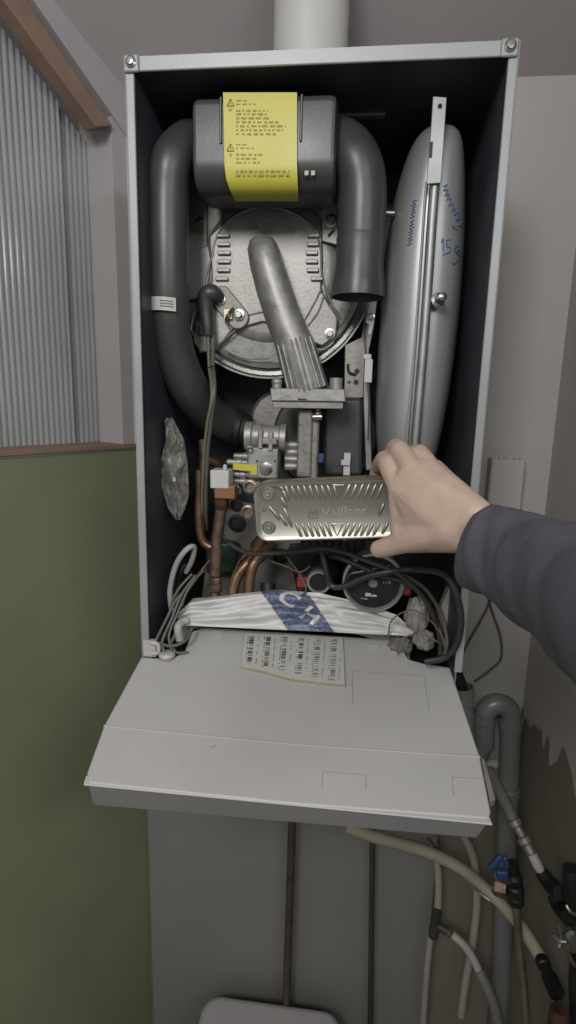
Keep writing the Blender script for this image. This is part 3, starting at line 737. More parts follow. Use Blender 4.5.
# pump
pc = P(373, 582, .06); q = PX(.06)
m = MB(); m.lathe(pc + Vector((0, .08, 0)), (0, -1, 0), [(27 * q, 0), (28 * q, .04), (30 * q, .07), (31 * q, .078), (31 * q, .084), (28.5 * q, .086), (28.2 * q, .080), (0, .079)], 48)
pump = m.build('circulation_pump', M['castdark'], boiler)
m = MB(); m.lathe(pc, (0, -1, 0), [(27.5 * q, -.004), (28 * q, .004), (29.5 * q, .007), (31.5 * q, .006), (32 * q, -.004)], 48); m.build('pump_ring', M['vessel'], pump)
m = MB(); m.lathe(pc, (0, -1, 0), [(28 * q, 0), (27.8 * q, .0015), (0, .002)], 40); pf = m.build('pump_face', M['dark'], pump)
m = MB(); m.lathe(pc, (0, -1, 0), [(5 * q, .0015), (5 * q, .006), (4 * q, .007), (0, .007)], 24); m.build('vent_screw', M['castdark'], pump)
m = MB()
for (dx, dy, s_, t_) in ((14, -1, .0055, 'L1 N'), (-8, 18, .005, '4 bar'), (5, -19, .0055, 'VTU')):
    text_to(m, t_, s_, face_at(pc + Vector((dx * q, -.0024, -dy * q))))
m.bb(pc + Vector((-.010, -.0026, -.021)), pc + Vector((-.002, -.002, -.016))); m.bb(pc + Vector((-.001, -.0026, -.021)), pc + Vector((.006, -.002, -.018)))
m.build('pump_print', M['label'], pf)
m = MB(); m.bb(P(397, 580, .07), P(410, 592, .09)); lab(m.build('red_collar', M['red'], pump, bevel=.003), 'red plastic collar')
# beige filter body to the right of the pump
def crump(c, sx, sy, sz, seed, amp=.35):
    mm = MB(); n = 18; vs = []
    for i in range(n + 1):
        for k in range(2 * n):
            t = PI * i / n; a_ = PI * k / n; d = Vector((math.sin(t) * math.cos(a_), math.sin(t) * math.sin(a_), math.cos(t)))
            q = 1 + amp * noise.noise(d * 2.3 + Vector((seed, 0, 0))) + amp * .6 * noise.noise(d * 6 + Vector((seed, 3, 0)))
            vs.append(Vector(c) + Vector((d.x * sx * q, d.y * sy * q, d.z * sz * q)))
    mm.add(vs, [(i * 2 * n + k, i * 2 * n + (k + 1) % (2 * n), (i + 1) * 2 * n + (k + 1) % (2 * n), (i + 1) * 2 * n + k) for i in range(n) for k in range(2 * n)]); return mm
fb = crump(P(417, 616, .055), .016, .014, .030, 8, .22).build('wrapped_fitting', M['greyfilm'], boiler, smooth=30)
fb2 = crump(P(424, 640, .045), .015, .012, .014, 11, .25).build('wrapped_fitting', M['greyfilm'], boiler, smooth=30)
plate('side_panel_stub', [(448, 590), (455, 586), (452, 640), (440, 644), (436, 620)], .08, .02, 'tray', boiler, .002)

# copper pipes
def pxtube(name, pts, rpx, mt, parent=None, n=14, **k):
    m = MB(); ys_ = pts[len(pts) // 2][2]
    r = [v * PX(ys_) for v in rpx] if isinstance(rpx, (list, tuple)) else rpx * PX(ys_)
    m.tube([P(*p) for p in pts], r, n, **k); return m.build(name, M[mt], parent)
pxtube('copper_pipe', [(200, 470, .10), (199, 500, .10), (200, 530, .10), (204, 543, .10), (213, 548, .10)], 4.6, 'copper', boiler)
pv = pxtube('corroded_pipe', [(222, 490, .075), (221, 510, .075), (217, 540, .075), (215, 575, .075)], [5, 6, 6, 6.3], 'coppold', boiler)
m = MB(); m.lathe(P(215.5, 590, .075), (0, 0, 1), [(.009, -.002), (.011, 0), (.011, .007), (.008, .010), (.0095, .013), (.0095, .019), (.008, .021)], 8); m.build('pipe_nut', M['coppold'], pv)
pxtube('copper_pipe', [(215, 588, .075), (214.5, 612, .07)], 5.5, 'copper', boiler, smooth=False)
pxtube('copper_pipe', [(262, 540, .12), (250, 560, .09), (238, 575, .08), (233, 590, .075), (232, 612, .07)], 6, 'copper', boiler)
pxtube('copper_pipe', [(272, 545, .12), (262, 555, .09), (253, 565, .08), (249, 585, .075), (247, 612, .07)], 6, 'copper', boiler)
pxtube('drain_spigot', [(268, 583, .09), (268, 606, .08)], [8, 9], 'dark', boiler, smooth=False)
pxtube('rusty_elbow', [(262, 548, .12), (256, 545, .13), (270, 533, .15)], 6, 'rust', boiler)
pxtube('red_copper_stub', [(205, 458, .12), (214, 462, .12), (220, 466, .13)], 5, 'rust', boiler)
pxtube('copper_pipe', [(203, 440, .13), (203, 470, .12), (201, 500, .11)], 4.5, 'rust', boiler)

# internal cables
for nm, pts, r, mt in (
    ('black_cable', [(228, 543, .05), (250, 553, .045), (290, 552, .04), (330, 549, .035), (370, 562, .03), (400, 575, .03), (425, 600, .03), (438, 630, .03), (440, 655, .02), (433, 660, .005)], 2.6, 'wireb'),
    ('black_cable', [(322, 552, .05), (326, 570, .045), (331, 585, .045), (345, 586, .04), (366, 577, .035), (388, 572, .03), (412, 570, .03), (440, 573, .010), (454, 588, -.006), (461, 618, -.012), (457, 643, -.012), (446, 657, -.008), (425, 662, -.004)], 3.3, 'wireb'),
    ('brown_cable', [(400, 573, .036), (424, 588, .036), (440, 612, .034), (447, 640, .02), (444, 656, .01)], 2.2, 'wirebr'),
    ('black_cable', [(330, 556, .06), (345, 560, .05), (378, 574, .045), (410, 585, .045), (432, 610, .04), (446, 650, .02)], 2.8, 'wireb'),
    ('black_cable', [(345, 585, .05), (350, 575, .05), (360, 572, .05), (390, 566, .05)], 2.2, 'wireb'),
    ('thin_wire', [(388, 640, .02), (392, 620, .02), (412, 610, .015), (430, 620, .015), (444, 640, .01), (446, 655, .004)], .8, 'wireg'),
    ('thin_wire', [(398, 655, .01), (400, 640, .01), (420, 634, .01), (438, 642, .006)], .8, 'wireg'),
    ('white_cable', [(172, 612, .05), (170, 590, .05), (176, 565, .05), (186, 550, .05), (194, 547, .06), (192, 560, .07), (186, 572, .08)], 3.0, 'wirew'),
    ('grey_cable', [(186, 590, .04), (176, 600, .03), (166, 620, .015), (156, 640, .004)], 1.6, 'wireg'),
    ('grey_cable', [(196, 575, .045), (182, 594, .035), (172, 618, .02), (162, 642, .004), (165, 652, .0)], 1.6, 'wireg'),
    ('grey_cable', [(204, 570, .05), (190, 586, .04), (178, 612, .025), (169, 635, .01), (172, 650, .0)], 1.4, 'wireg'),
    ('grey_cable', [(192, 574, .05), (178, 590, .035), (171, 608, .03), (176, 630, .02), (168, 648, .004)], 1.5, 'wireg'),
    ('copper_wire', [(210, 560, .05), (200, 572, .045), (188, 590, .04), (182, 606, .03)], .8, 'copper'),
    ('copper_wire', [(206, 565, .05), (196, 580, .045), (184, 596, .04)], .8, 'copper'),
    ('copper_wire', [(231, 580, .05), (240, 560, .045), (252, 552, .045), (262, 552, .045)], .7, 'copper'),
    ('clear_wire', [(286, 556, .07), (300, 575, .06), (306, 590, .055), (296, 600, .06)], .9, 'wireg'),
    ('clear_wire', [(268, 560, .07), (285, 566, .06), (300, 572, .06), (310, 566, .06)], .9, 'wireg'),
    ('grey_cable', [(158, 643, .004), (172, 646, -.001), (186, 640, .01), (192, 628, .03)], 1.8, 'wireg'),
    ('grey_cable', [(170, 640, .01), (176, 652, .004), (188, 652, .01)], 1.5, 'wireg'),
    ('purple_wire', [(190, 572, .08), (186, 564, .09), (180, 575, .08), (176, 600, .05)], 1.6, 'dark')):
    pxtube(nm, pts, r, mt, boiler, n=10)
m = MB(); m.tube([P(180, 640, .02), P(178, 628, .02), P(182, 622, .03), P(188, 620, .035)], .006, 12); m.build('white_grommet', M['wirew'], boiler)
m = MB(); m.lathe(P(167, 655, .0), (0, 0, 1), [(.008, -.006), (.012, 0), (.010, .004), (.006, .005)], 14); m.build('cable_gland', M['tray'], boiler)
# dark trough below the hydraulics
m = MB(); m.bb((X0 + .004, .030, -.044), (X1 - .004, .325, -.038)); m.build('bottom_plate', M['dark'], boiler)

# ---- folded-down control box (tray)
tq = Vector((0, 0, -.0252)); tn = Vector((0, .0636, -.1822))
tnu = -tn.normalized()
def T(px, py, off=0.): return PP(px, py, tq + tnu * off, tn)
top = [(141, 657), (170, 658), (184, 652), (192, 631), (205, 627), (300, 633), (402, 640), (403, 650), (409, 659), (424, 663), (450, 667), (480, 756), (491, 812), (488, 819), (290, 804), (88, 783), (87, 772), (104, 725)]
m = MB()
m.prism([T(x, y) for x, y in top[::-1]], -tnu * .005)
und = [(143, 659), (184, 655), (196, 634), (402, 642), (408, 662), (448, 669), (474, 750), (476, 770), (105, 735), (108, 725)]
m.prism([T(x, y, -.004) for x, y in und[::-1]], -tnu * .028)
tray = m.build('control_box', M['tray'], boiler, bevel=.0035, seg=3)
# front ledge: thin lip and sloping front face
a, b = T(83, 784), T(493, 824)
m = MB(); fd = (T(88, 783) - T(104, 725)).normalized(); xd = (b - a).normalized()
o1 = [a, b, b - tnu * .003, a - tnu * .003]
m.prism([a - tnu * .0012, b - tnu * .0012, b - fd * .012 - tnu * .0012, a - fd * .012 - tnu * .0012], -tnu * .0025); m.build('front_lip', M['tray'], tray, bevel=.001)
fa, fb_ = P(93, 805, a.y + .032), P(477, 838, a.y + .032)
m = MB(); bk = Vector((0, .02, 0))
v = [a - tnu * .0015 + Vector((.004, .003, 0)), b - tnu * .0015 + Vector((-.004, .003, 0)), fb_, fa]
m.prism(v, bk); m.build('front_face', M['traylow'], tray, bevel=.001)
# step ridge across the top and side wedge
m = MB(); a = T(104, 726, .0005); b = T(480, 757, .0005); m.tube([a, T(290, 744, .0008), b], .0013, 8); m.build('step_ridge', M['tray'], tray)
# raised latch bumps at the back edge
for c_ in (217, 374):
    yy = 631 if c_ < 300 else 645
    m = MB(); m.prism([T(c_ - 7, yy - 2, .002), T(c_ + 7, yy - 1, .002), T(c_ + 5, yy + 4, .001), T(c_ - 4, yy + 14, -.001)], -tnu * .003); m.build('latch_tab', M['tray'], tray, bevel=.001)
# engraved rectangles
def rect_line(pts, name='moulded_outline', mt='traylow'):
    m = MB()
    for i in range(len(pts) - 1): m.tube([T(*pts[i], .0001), T(*pts[i + 1], .0001)], .0004, 6, smooth=False)
    m.build(name, M[mt], tray)
rect_line([(353, 704), (352, 671), (424, 676), (429, 710)])
rect_line([(322, 787), (323, 772), (366, 775), (366, 789)])
rect_line([(454, 796), (452, 777), (486, 779)])
# clear hinge flap at right side
m = MB(); m.prism([T(481, 757, -.001), T(485, 760, -.001), T(496, 799, -.001), T(490, 801, -.001)], -tnu * .012); m.build('side_flap', M['clearbag'], tray, bevel=.001)
# scuffs
m = MB()
for a, b, c_, d in ((180, 762, 186, 766), (210, 747, 216, 745), (330, 668, 336, 672), (345, 738, 349, 740), (246, 735, 250, 738)):
    m = MB(); m.prism([T(a, b, .0002), T(c_, d, .0002), T(c_ + .6, d + .8, .0002), T(a + .6, b + .8, .0002)], tnu * .0001)
    lab(m.build('scuff_mark', M['traylow'], tray), 'faint grey scuff mark')

# ================================================================== LOOSE THINGS ON AND IN THE BOILER
# pad of barcode stickers
def S_(px, py, off=.0): return T(px, py, .004 + off)
pad = [(245, 633), (343, 637), (345, 684), (322, 682), (290, 678), (262, 670), (241, 666)]
m = MB(); m.prism([T(x, y, .005) for x, y in pad[::-1]], -tnu * .0045)
lp = m.build('barcode_sheets', M['label'], None, bevel=.0003); tag(lp, 'curled stack of white barcode stickers lying on the folded-down control box', 'stickers')
m = MB(); e1 = [(241, 666), (262, 670), (290, 678), (322, 682), (345, 684)]
for i in range(4):
    a, b = T(*e1[i], .0046), T(*e1[i + 1], .0046); f2 = fd * .0014
    m.prism([a, b, b + f2, a + f2], -tnu * .0042)
lab(m.build('sheet_edge', M['cardboard'], lp), 'yellowed paper edges')
mb_ = MB()
for c in range(6):
    for r_ in range(3):
        u = (c + .5) / 6; vv = (r_ + .5) / 3
        tl = Vector((248, 635)); 
        bx = 250 + c * 16.6 - r_ * 1.0; by = 635.5 + c * .75 + r_ * (9.6 + c * .95)
        n = 7
        for k in range(14):
            hh = random.uniform(.25, .75)
            if random.random() < .3: continue
            y_ = by + k * (8.6 + c * .8) / 14
            xw = 4.6
            m_ = mb_; p0 = T(bx - k * .1, y_, .0052); p1 = T(bx + xw - k * .1, y_ + .2, .0052); p2 = T(bx + xw - k * .1, y_ + .2 + hh * .8, .0052); p3 = T(bx - k * .1, y_ + hh * .8, .0052)
            m_.prism([p0, p1, p2, p3], tnu * .0001)
    for s_ in (-2.2, 8.2):
        for k in range(16):
            if random.random() < .35: continue
            y_ = 636 + c * .9 + k * (1.75 + c * .16); x_ = 250 + c * 16.6 + s_ - k * .18
            mb_.prism([T(x_, y_, .0052), T(x_ + .9, y_, .0052), T(x_ + .9, y_ + 1.0, .0052), T(x_, y_ + 1.0, .0052)], tnu * .0001)
mb_.build('barcode', M['inkk'], lp)

# white carrier bag bundled behind the control box
def bagfn(u, v_):
    # u left-right, v front-back
    xl = 180 + 232 * u
    topc = [(0, 612), (.05, 598), (.2, 595), (.4, 590), (.6, 593), (.8, 604), (.93, 615), (1, 630)]
    for i in range(len(topc) - 1):
        if topc[i][0] <= u <= topc[i + 1][0]:
            t = (u - topc[i][0]) / (topc[i + 1][0] - topc[i][0]); ty = topc[i][1] * (1 - t) + topc[i + 1][1] * t
    bot = 622 + 11 * u
    py = bot + 3 + (ty - bot - 3) * min(1, v_ * 1.25)
    yy = .032 + .030 * math.sin(min(1, v_ * 1.25) * PI / 2) if v_ <= .8 else .062 + (v_ - .8) * .06
    p = P(xl, py, yy)
    if v_ > .8: p.z -= (v_ - .8) * .25
    q = Vector((u * 9, v_ * 3, 0)); wv = noise.noise(Vector((u * 4 + v_ * 3, v_ * 6 - u * 3, 2))) * .014 + .010 * math.sin(PI * min(1, v_ * 1.2)) + noise.noise(Vector((u * 11 - v_ * 3, v_ * 7 + u * 6, 5))) * .0032 + noise.noise(Vector((u * 24 + v_ * 8, v_ * 9, 8))) * .0012
    p += Vector((0, -1, .5)) * wv * (1 - .6 * abs(2 * v_ - 1) ** 4)
    return p
m = MB(); m.grid(bagfn, 110, 40); bag = m.build('carrier_bag', M['bag'], None, smooth=80, solid=.0006)
tag(bag, 'crumpled white plastic bag with blue print tucked behind the control box', 'bag')
def bagon(px, py):
    # point on the bag surface close to the pixel (search u,v)
    best = None
    return None
m = MB()
def band(u, v_):
    uu = .345 + .20 * u + (.12) * (1 - v_) ; p = bagfn(min(1, uu), .0 + v_ * .82); return p + Vector((0, -.0012, .0008))
m.grid(band, 24, 30); bp = m.build('printed_band', M['blueprint'], bag, smooth=80, solid=.0003); lab(bp, 'blue speckled printed band')
m = MB()
for ch, uc, vc, s_ in (('H', .565, .30, 1.), ('C', .47, .62, 1.)):
    me = text_mesh(ch, 1., 0, .03)
    mtx = Matrix.Rotation(math.radians(-35), 4, 'Z')
    vs = []
    for v in me.vertices:
        q = mtx @ v.co; p = bagfn(.42 + (uc - .42) + q.x * .12, max(0, min(.82, vc + q.y * .42))); vs.append(p + Vector((0, -.0026, .0018)))
    m.add(vs, [tuple(p.vertices) for p in me.polygons])
m.build('white_letters', M['bag'], bp)
# clear crumpled bag at the right rear corner of the tray
m = MB(); c_ = P(405, 645, .03)
o = crump(P(400, 645, .055), .016, .014, .022, 3).build('plastic_wrap', M['clearbag'], None, smooth=25)
tag(o, 'small crumpled clear plastic wrap beside the right rear corner of the control box', 'plastic wrap')
# cloudy bag hanging at the left inside wall
def hang(u, v_):
    l = [(418, 165, 172), (440, 166, 184), (460, 161, 187), (472, 158, 188), (495, 164, 189), (508, 168, 185), (520, 176, 180)]
    py = 418 + 102 * v_
    for i in range(len(l) - 1):
        if l[i][0] <= py <= l[i + 1][0] + 1e-6:
            t = (py - l[i][0]) / (l[i + 1][0] - l[i][0]); a = l[i][1] * (1 - t) + l[i + 1][1] * t; b = l[i][2] * (1 - t) + l[i + 1][2] * t
    x = a + (b - a) * u
    d = .010 * math.sin(PI * u) * math.sin(PI * min(1, v_ + .1)) + .010 * noise.noise(Vector((u * 3, v_ * 7, 1))) + .004 * noise.noise(Vector((u * 9, v_ * 20, 4)))
    return P(x, py, .07 - d)
m = MB(); m.grid(hang, 20, 50); o = m.build('polythene_bag', M['clearbag'], None, smooth=25, solid=.001); tag(o, 'cloudy polythene bag stuck to the left inside wall of the boiler', 'bag')
m = MB(); m.grid(lambda u, v_: hang(.15 + .75 * u, .5 + .33 * v_) + Vector((0, .006, 0)), 10, 10); lab(m.build('bag_contents', M['coppold'], o, smooth=20, solid=.004), 'brown grit inside the bag')

# ================================================================== PLATE HEAT EXCHANGER (held in the hand)
hy = -.062
H = lambda px, py, d=0.: P(px, py, hy + d)
tl, tr_, bl_, brr = H(254, 482), H(402, 476), H(256, 541), H(402, 545)
phx = thing('plate_heat_exchanger', 'silver embossed plate heat exchanger held up by the hand', 'heat exchanger', tuple((bl_ + brr) / 2))
xa = (H(390, 506) - H(255, 511)).normalized(); za = Vector((0, -1, 0)).cross(xa).normalized(); za = za if za.z > 0 else -za
cen = H(326, 511); hw = (H(398, 511) - H(253, 511)).length / 2; hh = (H(300, 483) - H(300, 541)).length / 2
def E(u, v_, d=0.): return cen + xa * u + za * v_ + Vector((0, d, 0))       # u,v in metres on the plate, d back
m = MB()
rr_ = [E(a, b) for a, b in rrect(2 * hw, 2 * hh, .014, 8)]
m.prism([E(a, b, .0015) for a, b in rrect(2 * hw, 2 * hh, .014, 8)], (0, .036, 0)); pk = m.build('plate_pack', M['brazed'], phx, bevel=.001)
m = MB()
for k in range(9): m.prism([E(a, b, .004 + k * .0037) for a, b in rrect(2 * hw + .0016, 2 * hh + .0016, .0148, 8)], (0, .0016, 0))
m.build('plate_edges', M['brazed'], pk)
m = MB()
out = rrect(2 * hw + .001, 2 * hh + .001, .0145, 8); inn = rrect(2 * hw - .010, 2 * hh - .010, .0095, 8); n = len(out)
vs = [E(a, b, .003) for a, b in out] + [E(a, b, -.0012) for a, b in rrect(2 * hw - .002, 2 * hh - .002, .0135, 8)] + [E(a, b, -.0012) for a, b in rrect(2 * hw - .006, 2 * hh - .006, .0115, 8)] + [E(a, b, .0006) for a, b in inn]
fs = [(j * n + i, j * n + (i + 1) % n, (j + 1) * n + (i + 1) % n, (j + 1) * n + i) for j in range(3) for i in range(n)] + [tuple(3 * n + i for i in range(n))]
m.add(vs, fs); cover = m.build('embossed_cover', M['steel'], phx, smooth=50)
def epx(px, py, d=0.):    # point of the plate seen at this pixel
    return P(px, py, hy + d)
m = MB()
sp_ = []
for k in range(9): sp_.append((285 + k * 6.0, 484, 290 + k * 6.0, 499))       # upper left, leaning right
for k in range(6): sp_.append((350 + k * 6.5, 484, 344 + k * 6.5, 499))
for k in range(6): sp_.append((296 + k * 6, 523, 302 + k * 6, 538))
for k in range(6): sp_.append((349 + k * 6, 523, 342 + k * 6, 538))
sp_ += [(283, 490, 288, 501), (281, 497, 287, 508), (269, 506, 280, 520), (280, 514, 287, 526), (284, 508, 292, 527), (264, 507, 265, 511), (259, 510, 260, 513), (384, 503, 379, 515), (388, 522, 382, 534), (279, 486, 283, 489)]
for a, b, c_, d in sp_:
    m.tube([epx(a, b, .0020), epx(a + (c_ - a) * .15, b + (d - b) * .15, .0010), epx(a + (c_ - a) * .85, b + (d - b) * .85, .0010), epx(c_, d, .0020)], [.0016, .0021, .0021, .0016], 10, smooth=False)
for tri in ([(333, 485), (339, 498), (344, 485)], [(332, 524), (337, 536), (343, 524)]):
    m.tube([epx(x, y, .0002) for x, y in tri + tri[:1]], .0012, 8, smooth=False)
m.build('herringbone_rib', M['steel'], cover)
for a, b in ((268, 494), (269, 527)):
    m = MB(); m.lathe(epx(a, b, .001), (0, -1, 0), [(.0085, -.001), (.0085, .001), (.0072, .002), (.006, .001), (.0035, .001), (.003, .003), (.0015, .003), (0, .0015)], 28); m.build('port_boss', M['steel'], cover)
# name embossed on the plate
m = MB()
cx_ = epx(344, 512, .0002); cs = (epx(366, 512) - epx(320, 512)).length
me = text_mesh('Vaillant', .0155, .0007, .0002); w_ = max(v.co.x for v in me.vertices) - min(v.co.x for v in me.vertices)
mtx = frame(cx_, xa, za)
k_ = cs / w_ 
m.add([mtx @ Vector((v.co.x * k_, v.co.y, v.co.z)) for v in me.vertices], [tuple(p.vertices) for p in me.polygons])
lab(m.build('brand_lettering', M['cast'], cover), 'raised maker name')
m = MB(); c_ = epx(313, 513.5, .0002); q = PX(hy)
def lg(u, v_): return c_ + xa * u * q + za * v_ * q + Vector((0, -.0004, 0))
sq = [(-4.6, -4.6), (4.6, -4.6), (4.6, 4.6), (-4.6, 4.6)]
m.tube([lg(*p) for p in sq + sq[:1]], .0006, 6, smooth=False)
m.tube([lg(-2.6, -1), lg(-2.8, 2.2), lg(0, .8), lg(2.8, 2.2), lg(2.6, -1), lg(0, -3), lg(-2.6, -1)], .0006, 6, smooth=False); m.tube([lg(-1.3, -.6), lg(0, .2), lg(1.3, -.6)], .0005, 6, smooth=False)
lab(m.build('emblem', M['cast'], cover), 'square raised emblem')
# copper port sockets on the back at the left end
for a, b in ((251, 486), (249, 511)):
    m = MB(); p = P(a, b, hy + .034); m.lathe(p, (0, -1, 0), [(.0080, -.004), (.0088, -.003), (.0088, .008), (.0065, .009), (.007, .003), (.0035, .003), (.003, .007), (0, .007)], 24)
    m.bb(p + Vector((0, -.006, -.006)), p + Vector((.012, .003, .006))); m.build('mounting_ear', M['brazed'], pk)

# ================================================================== HAND AND SLEEVE
person = thing('person', 'hand reaching in from the right in a slate blue sleeve, gripping the heat exchanger', 'person', tuple(P(520, 560, -.2)))
def hull(mb, spheres, n=10):
    bm = bmesh.new()
    for c, r in spheres:
        c = Vector(c)
        for i in range(n + 1):
            t = PI * i / n
            for k in range(2 * n if 0 < i < n else 1):
                a_ = PI * k / n; bm.verts.new(c + Vector((math.sin(t) * math.cos(a_), math.sin(t) * math.sin(a_), math.cos(t))) * r)
    res = bmesh.ops.convex_hull(bm, input=bm.verts)
    junk = [g for g in res['geom_interior'] + res['geom_unused'] if isinstance(g, bmesh.types.BMVert)]
    bmesh.ops.delete(bm, geom=list(set(junk)), context='VERTS')
    bm.verts.index_update(); mb.add([v.co.copy() for v in bm.verts], [tuple(v.index for v in f.verts) for f in bm.faces]); bm.free()
def chain(mb, pts):
    for a, b in zip(pts[:-1], pts[1:]): hull(mb, [a, b])
HP = lambda px, py, y, r: (P(px, py, y), r)
hm = MB()
W0 = HP(476, 515, -.155, .017); W1 = HP(470, 527, -.150, .020); W2 = HP(463, 536, -.150, .0175); Wm = HP(450, 529, -.142, .020)
I1 = HP(399, 487, -.094, .0125); M1 = HP(413, 471, -.097, .0128); R1 = HP(431, 470, -.098, .0120); K1 = HP(446, 482, -.098, .0122)
TC = HP(430, 537, -.122, .0165); TM = HP(404, 541, -.108, .0132); TI = HP(390, 546, -.096, .0115); TT = HP(379, 549, -.086, .0103)
PM = HP(425, 510, -.078, .0125); WB = HP(399, 523, -.092, .0105); WC = HP(399, 510, -.090, .0105)
chain(hm, [HP(560, 570, -.26, .026), HP(520, 550, -.20, .024), W1])
hull(hm, [W0, W1, W2, Wm]); hull(hm, [W0, W2, Wm, I1, K1]); hull(hm, [W0, Wm, I1, M1, R1, K1]); hull(hm, [W1, I1, M1, PM]); hull(hm, [R1, K1, W0, PM])
hull(hm, [W2, TC, Wm, I1]); hull(hm, [TC, WB, PM, Wm, WC]); hull(hm, [TC, TM, Wm]); hull(hm, [TM, WB, TC]); hull(hm, [WC, I1, PM, WB])
# fingers: knuckle -> middle joint over the top edge -> down behind the plate
chain(hm, [I1, HP(388, 465, -.070, .0115), HP(384, 460, -.050, .0108), HP(378, 468, -.020, .0094), HP(374, 486, -.010, .0080)])
chain(hm, [M1, HP(400, 451, -.070, .0118), HP(396, 448, -.050, .0112), HP(391, 460, -.017, .0096), HP(388, 482, -.009, .0082)])
chain(hm, [R1, HP(420, 454, -.070, .0108), HP(415, 453, -.050, .0104), HP(406, 466, -.017, .0090), HP(402, 486, -.009, .0078)])
chain(hm, [K1, HP(436, 468, -.070, .0095), HP(430, 470, -.052, .0088), HP(420, 482, -.020, .0078), HP(415, 496, -.010, .0068)])
chain(hm, [TM, TI, TT])
hand = hm.build('hand', M['skin'], person, smooth=180)
md = hand.modifiers.new('remesh', 'REMESH'); md.mode = 'VOXEL'; md.voxel_size = .0016; md.use_smooth_shade = True
md = hand.modifiers.new('smooth', 'SMOOTH'); md.factor = .5; md.iterations = 7
# sleeve: outline sampled in the photo, round in depth
sv = [(478, 546, 44, -.150), (487, 549, 45, -.162), (500, 553, 46, -.178), (520, 561, 50, -.200), (540, 572, 56, -.225), (560, 581, 60, -.255), (580, 592, 64, -.29), (605, 612, 73, -.33), (640, 640, 82, -.39), (680, 680, 92, -.45)]
def sleeve():
    m = MB(); n = 72; vs = []; L2 = []
    # resample
    N_ = 90
    def at_(t):
        f = t * (len(sv) - 1); i = min(int(f), len(sv) - 2); g = f - i
        a = sv[max(i - 1, 0)]; b = sv[i]; c = sv[i + 1]; d = sv[min(i + 2, len(sv) - 1)]
        return [.5 * (2 * b[k] + (c[k] - a[k]) * g + (2 * a[k] - 5 * b[k] + 4 * c[k] - d[k]) * g * g + (3 * b[k] - a[k] - 3 * c[k] + d[k]) * g ** 3) for k in range(4)]
    cs_ = [at_(i / N_) for i in range(N_ + 1)]
    pts = [P(a, b, y) for a, b, _, y in cs_]
    rad = [h * (P(a, b, y) - CAM).dot(FW) / F for a, b, h, y in cs_]
    rings = []
    for i, p in enumerate(pts):
        # tilt of the cuff: first rings lean
        ax = (pts[min(i + 1, N_)] - pts[max(i - 1, 0)]).normalized()
        if i < 30:
            # cuff plane slanted: its top edge lies further right in the photo
            ax = (ax * (i / 30) + ((RX * .66 + DN * .28 - FW * .70).normalized()) * (1 - i / 30)).normalized()
        u = (-DN - ax * (-DN).dot(ax)).normalized(); w2 = ax.cross(u)
        ring = []
        for k in range(n):
            t = 2 * PI * k / n; d = u * math.cos(t) + w2 * math.sin(t) * .92
            s_ = i / N_
            f = .0025 * noise.noise(Vector((s_ * 9 + math.cos(t) * 1.2, math.sin(t) * 1.4, s_ * 3))) + .0030 * math.sin(s_ * 17 + 4 * math.sin(t + .6) + 1.5) * max(0, math.sin(2.2 * s_ + .1)) * (.4 + .6 * noise.noise(Vector((math.cos(t) * 1.5, math.sin(t) * 1.5, s_ * 6)))) * 1.6
            f *= min(1, i / 12)
            ring.append(p + d * (rad[i] + f))
        rings.append(ring)
    # cuff rolled inward
    ax0 = (pts[1] - pts[0]).normalized()
    inner = [[p + (q - p) * .88 + ax0 * .035 for q in rings[0]] for p in [pts[0]]]
    lipo = [[p + (q - p) * .94 - ax0 * .001 for q in rings[0]] for p in [pts[0]]]
    allr = inner + lipo + rings
    vs = [p for r in allr for p in r]
    fs = [(i * n + k, i * n + (k + 1) % n, (i + 1) * n + (k + 1) % n, (i + 1) * n + k) for i in range(len(allr) - 1) for k in range(n)]
    fs.append(tuple((len(allr) - 1) * n + k for k in range(n)))
    m.add(vs, fs); return m
sleeve().build('sleeve', M['sleeve'], person, smooth=80)

# ================================================================== FLUE ABOVE
m = MB(); fx0, fx1 = P(274, 40, .17), P(348, 40, .17); fc_ = (fx0 + fx1) / 2; fr = (fx1.x - fx0.x) / 2
m.lathe((fc_.x, .17, ZT - .001), (0, 0, 1), [(fr * 1.04, 0), (fr * 1.04, .012), (fr, .014), (fr, .30)], 48)
tag(m.build('flue_pipe', M['white']), 'white round flue pipe rising from the boiler top to the ceiling', 'pipe')

# ================================================================== BELOW THE BOILER
def pipe(name, pts, r, mt, label, cat='pipe', group=None, n=18):
    o = pxtube(name, pts, r, mt, None, n); tag(o, label, cat, group); return o
def hang_pipe(px0, py1, px1, y, rpx, mt, name, label):
    a = P(px0, 830, y); b = P(px1, py1, y); d = (a - b).normalized()
    topp = a + d * ((-.042 - a.z) / d.z)
    m = MB(); m.cyl(topp, b, rpx * PX(y) * 1.0, n=18); return tag(m.build(name, M[mt]), label, 'pipe')
hang_pipe(292, 1040, 285, .28, 4.8, 'darkcop', 'copper_pipe', 'brown tarnished pipe running straight down from the middle of the boiler')
hang_pipe(372.5, 1200, 368, .29, 3.3, 'darkgrey', 'grey_pipe', 'thin dark grey pipe running straight down right of the brown one')
# white tank lid at the bottom edge
m = MB(); z0 = P(270, 1000, .28).z
aL = P(203, 1012, .26).x; aR = P(342, 1012, .26).x
pts = [(a + (aL + aR) / 2, b + .17) for a, b in rrect(aR - aL, .22, .04, 8)]
m.prism([(x, y - .0, z0 - .05) for x, y in pts], (0, 0, .05)); pts2 = [((x - (aL + aR) / 2) * .95 + (aL + aR) / 2, (y - .17) * .95 + .17) for x, y in pts]
tk = m.build('tank_lid', M['trimwhite'], None, bevel=.015, seg=4); tag(tk, 'white rounded lid of a tank at the bottom edge of the photo', 'lid')
m = MB(); m.prism([(x, y, -1.25) for x, y in pts2], (0, 0, z0 - .05 + 1.25)); m.build('tank_body', M['boardw'], tk, bevel=.01)
